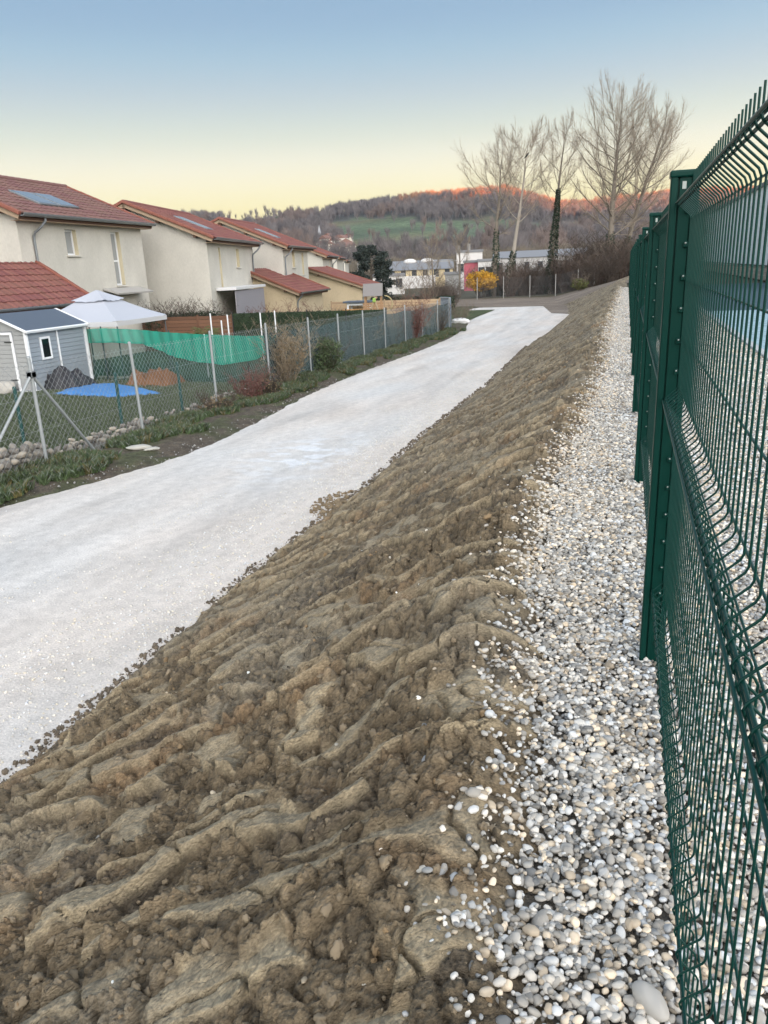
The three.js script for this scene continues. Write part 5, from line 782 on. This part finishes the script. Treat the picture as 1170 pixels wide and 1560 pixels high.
// scrub along the far fence
const scrubs = []; { reseed(139); for (let i = 0; i < 4; i++) scrubs.push([twigBush(3.6, 1.8, 40, 0.027), [M.twigDark, mat([0.12, 0.092, 0.072], 0.9), mat([0.14, 0.10, 0.078], 0.9), M.twigDark][i]]); }
{
  let k = 0; const put = (u, d, s, label, grp) => { const p = far(u, 430, d), o = thing('bare_scrub', label, 'bush', [p.x, land(p.x, p.z) - 0.1, p.z], R(0, 6), grp); const [g, m] = scrubs[k++ % 4]; part('branches', g, m, o); o.scale.setScalar(s); };
  for (let i = 0; i < 34; i++) put(748 + i * 5 + R(-3, 3), R(86, 95), R(0.5, 0.95) * (i > 24 ? 1.4 : 1), 'bare brown scrub bush behind the far wire fence', 'scrub behind the far wire fence');
  for (let i = 0; i < 10; i++) put(885 + i * 7.5, R(80, 87), R(0.7, 1.15), 'dense dark scrub bush on the bank below the broad trees', 'scrub below the broad trees');
  for (let i = 0; i < 8; i++) put(652 + i * 5, R(60, 72), R(0.4, 0.65), 'scraggy brown bush in front of the graffitied wall', 'bushes before the wall');
  const yp = far(733, 430, 86); const y = thing('yellow_tree', 'shrubby tree still full of golden yellow leaves by the pink wall', 'tree', [yp.x, land(yp.x, yp.z), yp.z]); part('trunk', twigBush(2.6, 1.3, 24, 0.025), M.twigDark, y); part('crown', leafCloud(4200, inBall(0, 1.7, 0, 1.9, 1.2, 1.4), 0.12), M.leafGold, y);
  const bp = far(883, 434, 77), bm = thing('bramble', 'low yellowish green bramble at the far fence foot', 'bush', [bp.x, land(bp.x, bp.z), bp.z]); part('branches', twigBush(1.3, 0.8, 24, 0.012), M.twig, bm); part('leaves', leafCloud(1300, inBall(0, 0.6, 0, 0.9, 0.6, 0.8), 0.07), leafM([0.13, 0.14, 0.035]), bm);
  // far wire fence
  const ff = thing('far_wire_fence', 'wire mesh fence with thin posts across the end of the dirt yard', 'fence'); const P = [[690, 456], [727, 455], [767, 454], [807, 452], [846, 449], [880, 444], [905, 439]].map(([u, v], i) => { const p = far(u, v, 82.5 + Math.max(0, i - 3) * 0.6); return [p.x, land(p.x, p.z), p.z]; });
  P.forEach((p, i) => { part('post', rod([p[0], p[1] - 0.3, p[2]], [p[0], p[1] + 2.1, p[2]], 0.045, 0.045, 6), mat([0.34, 0.33, 0.31], 0.8), ff); if (!i) return; const a = P[i - 1], L = []; const n = 34; for (let j = 0; j < n; j++) for (const s of [1, -1]) { const f0 = j / n, f1 = clamp((j + s * 9) / n); L.push([mix(a[0], p[0], f0), mix(a[1], p[1], f0) + 0.05, mix(a[2], p[2], f0), mix(a[0], p[0], f1), mix(a[1], p[1], f1) + 0.05 + 1.85 * Math.abs(f1 - f0) * n / 9, mix(a[2], p[2], f1), 0.006, 0.006]); } for (const h of [0.1, 1.0, 1.95]) L.push([a[0], a[1] + h, a[2], p[0], p[1] + h, p[2], 0.008, 0.008]); part('wire_mesh', sticks(L), mat([0.12, 0.12, 0.12], 0.7), ff); });
}
// ---- buildings across the valley floor
{
  reseed(151);
  const wh = mat([0.62, 0.60, 0.58], 0.85), cream = mat([0.55, 0.45, 0.28], 0.85), roofG = mat([0.20, 0.205, 0.215], 0.7), pink = mat([0.42, 0.10, 0.13], 0.8), gr = mat([0.30, 0.30, 0.29], 0.85), win = mat([0.05, 0.055, 0.06], 0.2);
  const block = (name, label, u0, u1, vTop, d, dep, m, o = {}) => { const a = far(u0, 430, d), b = far(u1, 430, d), w = Math.hypot(b.x - a.x, b.z - a.z), top = far((u0 + u1) / 2, vTop, d).y, y0 = -3, g = thing(name, label, 'building', [a.x, y0, a.z], Math.atan2(-(b.z - a.z), b.x - a.x)), h = top - y0; part('wall', box(w, h, dep, w / 2, h / 2, -dep / 2), m, g);
    if (o.roof) { const s = new THREE.Shape(); s.moveTo(0.3, 0); s.lineTo(-dep - 0.3, 0); s.lineTo(-dep / 2, o.roof); s.closePath(); const rg = new THREE.ExtrudeGeometry(s, { depth: w + 0.6, bevelEnabled: false }); rg.rotateY(Math.PI / 2 * -1); rg.scale(1, 1, 1); part('roof', xf(rg, [w + 0.3, h + 0.01, 0], [0, 0, 0]), roofG, g); }
    else part('parapet', box(w + 0.3, 0.35, dep + 0.3, w / 2, h + 0.16, -dep / 2), roofG, g);
    for (let i = 0; i < (o.win || 0); i++) { const wn = part('window', box(0.9, 1.2, 0.06, w * (i + 0.5) / o.win, h * (o.wy || 0.7), 0.03), win, g); part('sill', box(1.1, 0.1, 0.16, w * (i + 0.5) / o.win, h * (o.wy || 0.7) - 0.65, 0.06), gr, wn); }
    return [g, w, h]; };
  const [w1, ww, whh] = block('warehouse', 'long low warehouse with grey roof and cream wall across the valley', 590, 690, 411, 150, 12, cream, { roof: 1.7, win: 6, wy: 0.82 }); part('wall', box(ww * 0.75, whh * 0.72, 0.3, ww * 0.36, whh * 0.36, 0.3), wh, w1).name = 'low_wall';
  for (const f of [0.35, 0.62]) part('roof_vent', new THREE.SphereGeometry(0.8, 10, 6).scale(1.6, 0.7, 1).translate(ww * f, whh + 1.5, -5), wh, w1);
  block('cabin', 'low white cabin with a green roof edge behind the dark hedge', 568, 616, 421, 118, 7, wh, { win: 3, wy: 0.7 });
  const [t1, tw, th] = block('white_building', 'white two-storey building with flat roof above the pink wall', 696, 735, 384, 132, 8, wh, { win: 3, wy: 0.62 }); part('chimney', [box(0.4, 0.8, 0.4, 0.4, th + 0.7, -1), box(0.45, 1.0, 0.45, 2.0, th + 0.8, -2)], gr, t1); part('gantry', [box(5, 0.15, 0.15, -2.4, th - 1.2, -1), box(0.15, 4, 0.15, -4.6, th - 3.2, -1)], gr, t1);
  block('pink_building', 'building with a bright pink wall beside the golden tree', 707, 728, 400, 122, 6, pink);
  block('white_building', 'low white annex adjoining the pink wall', 728.3, 750, 398, 121, 6, wh, { win: 2 });
  block('white_building', 'long low white building seen through the bare trunks', 752, 895, 391, 160, 10, mat([0.42, 0.41, 0.40], 0.85), { roof: 1.3, win: 7, wy: 0.72 });
  block('concrete_wall', 'grey concrete wall with dark patches below the warehouse end', 678, 702, 418, 105, 0.4, gr);
  const hg = far(606, 436, 62), hd = thing('clipped_hedge', 'dark clipped hedge behind the pale timber fence', 'hedge', [hg.x - 4.2, low(-60), hg.z]); part('foliage', leafCloud(7000, () => { const x = R(0, 8.6); return [x, R(0, 1) * (1.0 + 0.15 * noise(x * 0.8, 3)) + 0.2, R(-.5, .5)]; }, 0.09), M.leafDark, hd); part('core', box(8.2, 0.9, 0.7, 4.3, 0.5, 0), mat([0.028, 0.05, 0.022], 0.95), hd);
  // the pine
  const pp = far(566, 434, 74), pine = thing('pine_tree', 'dark dense pine standing beside the houses', 'pine', [pp.x, -2.2, pp.z]); part('trunk', rod([0, 0, 0], [0, 5.4, 0], 0.16, 0.05, 8), M.bark, pine); const L = [], cl = []; for (let i = 0; i < 46; i++) { const t = Math.pow(rnd(), 0.8), y = 0.7 + 4.6 * t, a = R(0, 6.28), l = (0.5 + 1.45 * Math.sin(Math.PI * clamp(0.12 + (1 - t) * 0.62))) * R(0.75, 1.1); const e = [Math.cos(a) * l, y + 0.25 * l, Math.sin(a) * l]; L.push([0, y, 0, ...e, 0.035, 0.012]); for (let k = 0; k < 3; k++) cl.push([e[0] * R(0.55, 1.02), y + R(0, .3), e[2] * R(0.55, 1.02), R(0.26, 0.42)]); } const crw = part('crown', sticks(L, 4), M.bark, pine); part('needles', leafCloud(20000, () => { const c = cl[Math.floor(rnd() * cl.length)]; return [c[0] + R(-1, 1) * c[3], c[1] + R(-.7, .7) * c[3], c[2] + R(-1, 1) * c[3]]; }, 0.1), leafM([0.022, 0.036, 0.026]), crw);
  // lamp mast between house roofs and pine
  const mp = far(545, 400, 80); single('mast', [rod([0, 0, 0], [0, mp.y + 2.2, 0], 0.07, 0.04, 6), rod([0, mp.y + 2.2, 0], [0.3, mp.y + 2.25, 0], 0.03, 0.03, 6)], gr, 'thin grey mast beside the dark pine', 'mast', [mp.x, -2.2, mp.z]);
}
// ---- village on the slope and the woods
{
  reseed(163);
  const wh = [mat([0.66, 0.63, 0.58], 0.85), mat([0.6, 0.55, 0.46], 0.85)], rf = mat([0.2, 0.11, 0.085], 0.85), wn = mat([0.06, 0.06, 0.07], 0.3);
  for (let i = 0; i < 20; i++) { const u = R(492, 532), v = 369 + (i % 5) * 4.6 + R(-1.5, 1.5) + Math.max(0, 512 - u) * 0.12; const d = ray(u, v), az = Math.atan2(d.x, -d.z) / RAD, el = Math.atan2(d.y, Math.hypot(d.x, d.z)); let r = 360; while (r < 1200 && hillY(az, r) < EYE + Math.tan(el) * r) r += 4; const y = hillY(az, r), w = R(6, 10), dp = R(6, 8), h = R(4, 6), g = thing('village_house', 'small white house with brown roof in the hillside village', 'house', [r * Math.sin(az * RAD), y - 1, -r * Math.cos(az * RAD)], R(-.6, .6), 'houses of the hillside village');
    part('wall', box(w, h + 1, dp, 0, h / 2, 0), wh[i % 2], g); const s = new THREE.Shape(); s.moveTo(-w / 2 - 0.4, 0); s.lineTo(w / 2 + 0.4, 0); s.lineTo(0, h * 0.45); s.closePath(); part('roof', new THREE.ExtrudeGeometry(s, { depth: dp + 0.6, bevelEnabled: false }).translate(0, h + 0.52, -dp / 2 - 0.3), rf, g); for (const x of [-w / 4, w / 4]) part('window', box(1, 1.3, 0.1, x, h * 0.55, dp / 2 + 0.03), wn, g); }
  const c = ray(488, 374), az = Math.atan2(c.x, -c.z) / RAD; const r = 640, y = hillY(az, r); const ch = thing('church', 'village church with a slender pale spire above the roofs', 'church', [r * Math.sin(az * RAD), y - 1, -r * Math.cos(az * RAD)]); part('tower', box(3, 9, 3, 0, 4.5, 0), wh[0], ch); part('spire', new THREE.ConeGeometry(1.9, 8, 4).rotateY(Math.PI / 4).translate(0, 13, 0), mat([0.3, 0.3, 0.31], 0.7), ch); part('nave', box(8, 7, 12, 5, 3.5, -4), wh[1], ch);
  // bare woodland: upright fans of branches, far too many to count
  const fan = (h, w, n) => { const L = []; L.push([0, 0, 0, 0, h * 0.6, 0, 0.16, 0.1]); for (let i = 0; i < n; i++) { const y = h * R(0.15, 0.6), a = R(0, 6.28), s = w * R(0.4, 1), e = [Math.cos(a) * s, h * R(0.7, 1), Math.sin(a) * s]; const m = [e[0] * 0.55, mix(y, e[1], 0.45), e[2] * 0.55]; L.push([0, y, 0, ...m, 0.16, 0.12], [...m, ...e, 0.12, 0.05]); for (let k = 0; k < 2; k++) L.push([...m, m[0] + R(-1, 1) * w * 0.5, m[1] + h * R(0.15, 0.35), m[2] + R(-1, 1) * w * 0.5, 0.1, 0.04]); } return sticks(L); };
  const fans = [fan(11, 3.2, 16), fan(9, 3.6, 18), fan(13, 2.6, 16)], lists = [[], [], []];
  const add = (a, rr, s, c) => { const x = rr * Math.sin(a * RAD), z = -rr * Math.cos(a * RAD), k = R(0.75, 1.2); lists[Math.floor(rnd() * 3)].push([x, hillY(a, rr) - 0.5, z, 0, R(0, 6), 0, s, s * R(.85, 1.15), s, c[0] * k, c[1] * k, c[2] * k]); };
  for (let i = 0; i < 32000; i++) { const a = R(-62, 14), t = Math.pow(rnd(), 0.75), rr = mix(345, RIDGE + 10, t), y = hillY(a, rr); const f = fieldAt(a, rr, y); if (f > 0.02 && rnd() > (noise(a * 2.3 + 5, rr * 0.03) > 0.33 ? 0.5 : 0.012)) continue; if (t > 0.86 && a < -14.5 && rnd() < 0.86) continue; if (noise(a * 0.9, rr * 0.012) < -0.32) continue; const v = noise(a * 0.5 + 3, rr * 0.006); add(a, rr, R(0.75, 1.15) * (t > 0.93 && a > -14 ? 0.95 : 1), a > -15.5 && t > 0.72 ? [0.32, 0.18, 0.11] : v > 0.1 ? [0.19, 0.145, 0.125] : [0.165, 0.145, 0.14]); }  // crest fans carry a sunset orange tint in their colour
  for (let i = 0; i < 150; i++) { const a = R(-14, -4), rr = RIDGE - R(0, 14); add(a, rr, R(1.0, 1.35), [0.32, 0.18, 0.11]); }  // skyline fans with the same painted sunset tint
  for (let i = 0; i < 42; i++) { const a = R(-40, -14), rr = RIDGE - R(0, 20); add(a, rr, R(0.5, 1.0), [0.1, 0.1, 0.08]); }
  fans.forEach((g, i) => { const o = scatter('woodland', g, mat(0xffffff, 0.95), lists[i], scene); tag(o, ['bare winter woodland covering the far hillside', 'grey-brown leafless woods on the far hill slopes', 'tall leafless trees of the woods along the hill crest'][i], 'woodland'); });
  // leaf clumps on the crest, the sunset orange put into their colour
  const tuft = leafCloud(150, inBall(0, 6, 0, 3.4, 4.6, 3.4), 0.55), sunTinted = []; for (let i = 0; i < 5200; i++) { const a = R(-16, 12), t = mix(0.66, 1, Math.pow(rnd(), 0.7)), rr = mix(345, RIDGE, t), y = hillY(a, rr); if (fieldAt(a, rr, y) > 0 || noise(a * 1.4, rr * 0.02) < -0.2 || (a < -14.3 && rnd() < 0.8)) continue; const k = R(0.75, 1.2), s = R(0.7, 1.05); sunTinted.push([rr * Math.sin(a * RAD), y - 0.5, -rr * Math.cos(a * RAD), 0, R(0, 6), 0, s, s, s, 0.42 * k, 0.165 * k, 0.085 * k]); }
  tag(scatter('woodland', tuft, mat(0xffffff, 0.9, { side: THREE.DoubleSide }), sunTinted, scene), 'woods near the crest of the far hill, tinted orange for the sunset light', 'woodland');
  // thickets on the valley floor between the buildings and the hill
  const vl = [[], []]; for (let i = 0; i < 2600; i++) { const a = R(-30, 12), rr = R(165, 400) , x = rr * Math.sin(a * RAD), z = -rr * Math.cos(a * RAD); if (a < -20 && rr < 220) continue; const k = R(0.7, 1.25), s = R(0.36, 0.6) * Math.sqrt(rr / 200) * (a > -10 ? 1.25 : 1); vl[i % 2].push([x, Math.max(-3, rr > 330 ? hillY(a, rr) : -3), z, 0, R(0, 6), 0, s, s, s, 0.17 * k, 0.145 * k, 0.11 * k]); }
  vl.forEach((l, i) => tag(scatter('thicket', fans[i], mat(0xffffff, 0.95), l, scene), ['grey-brown thicket of bare trees on the valley floor', 'leafless scrubland between the buildings and the hill foot'][i], 'thicket'));
}
scene.fog = new THREE.FogExp2(new THREE.Color(0.55, 0.66, 0.9), 0.00006);

renderer.render(scene, camera);
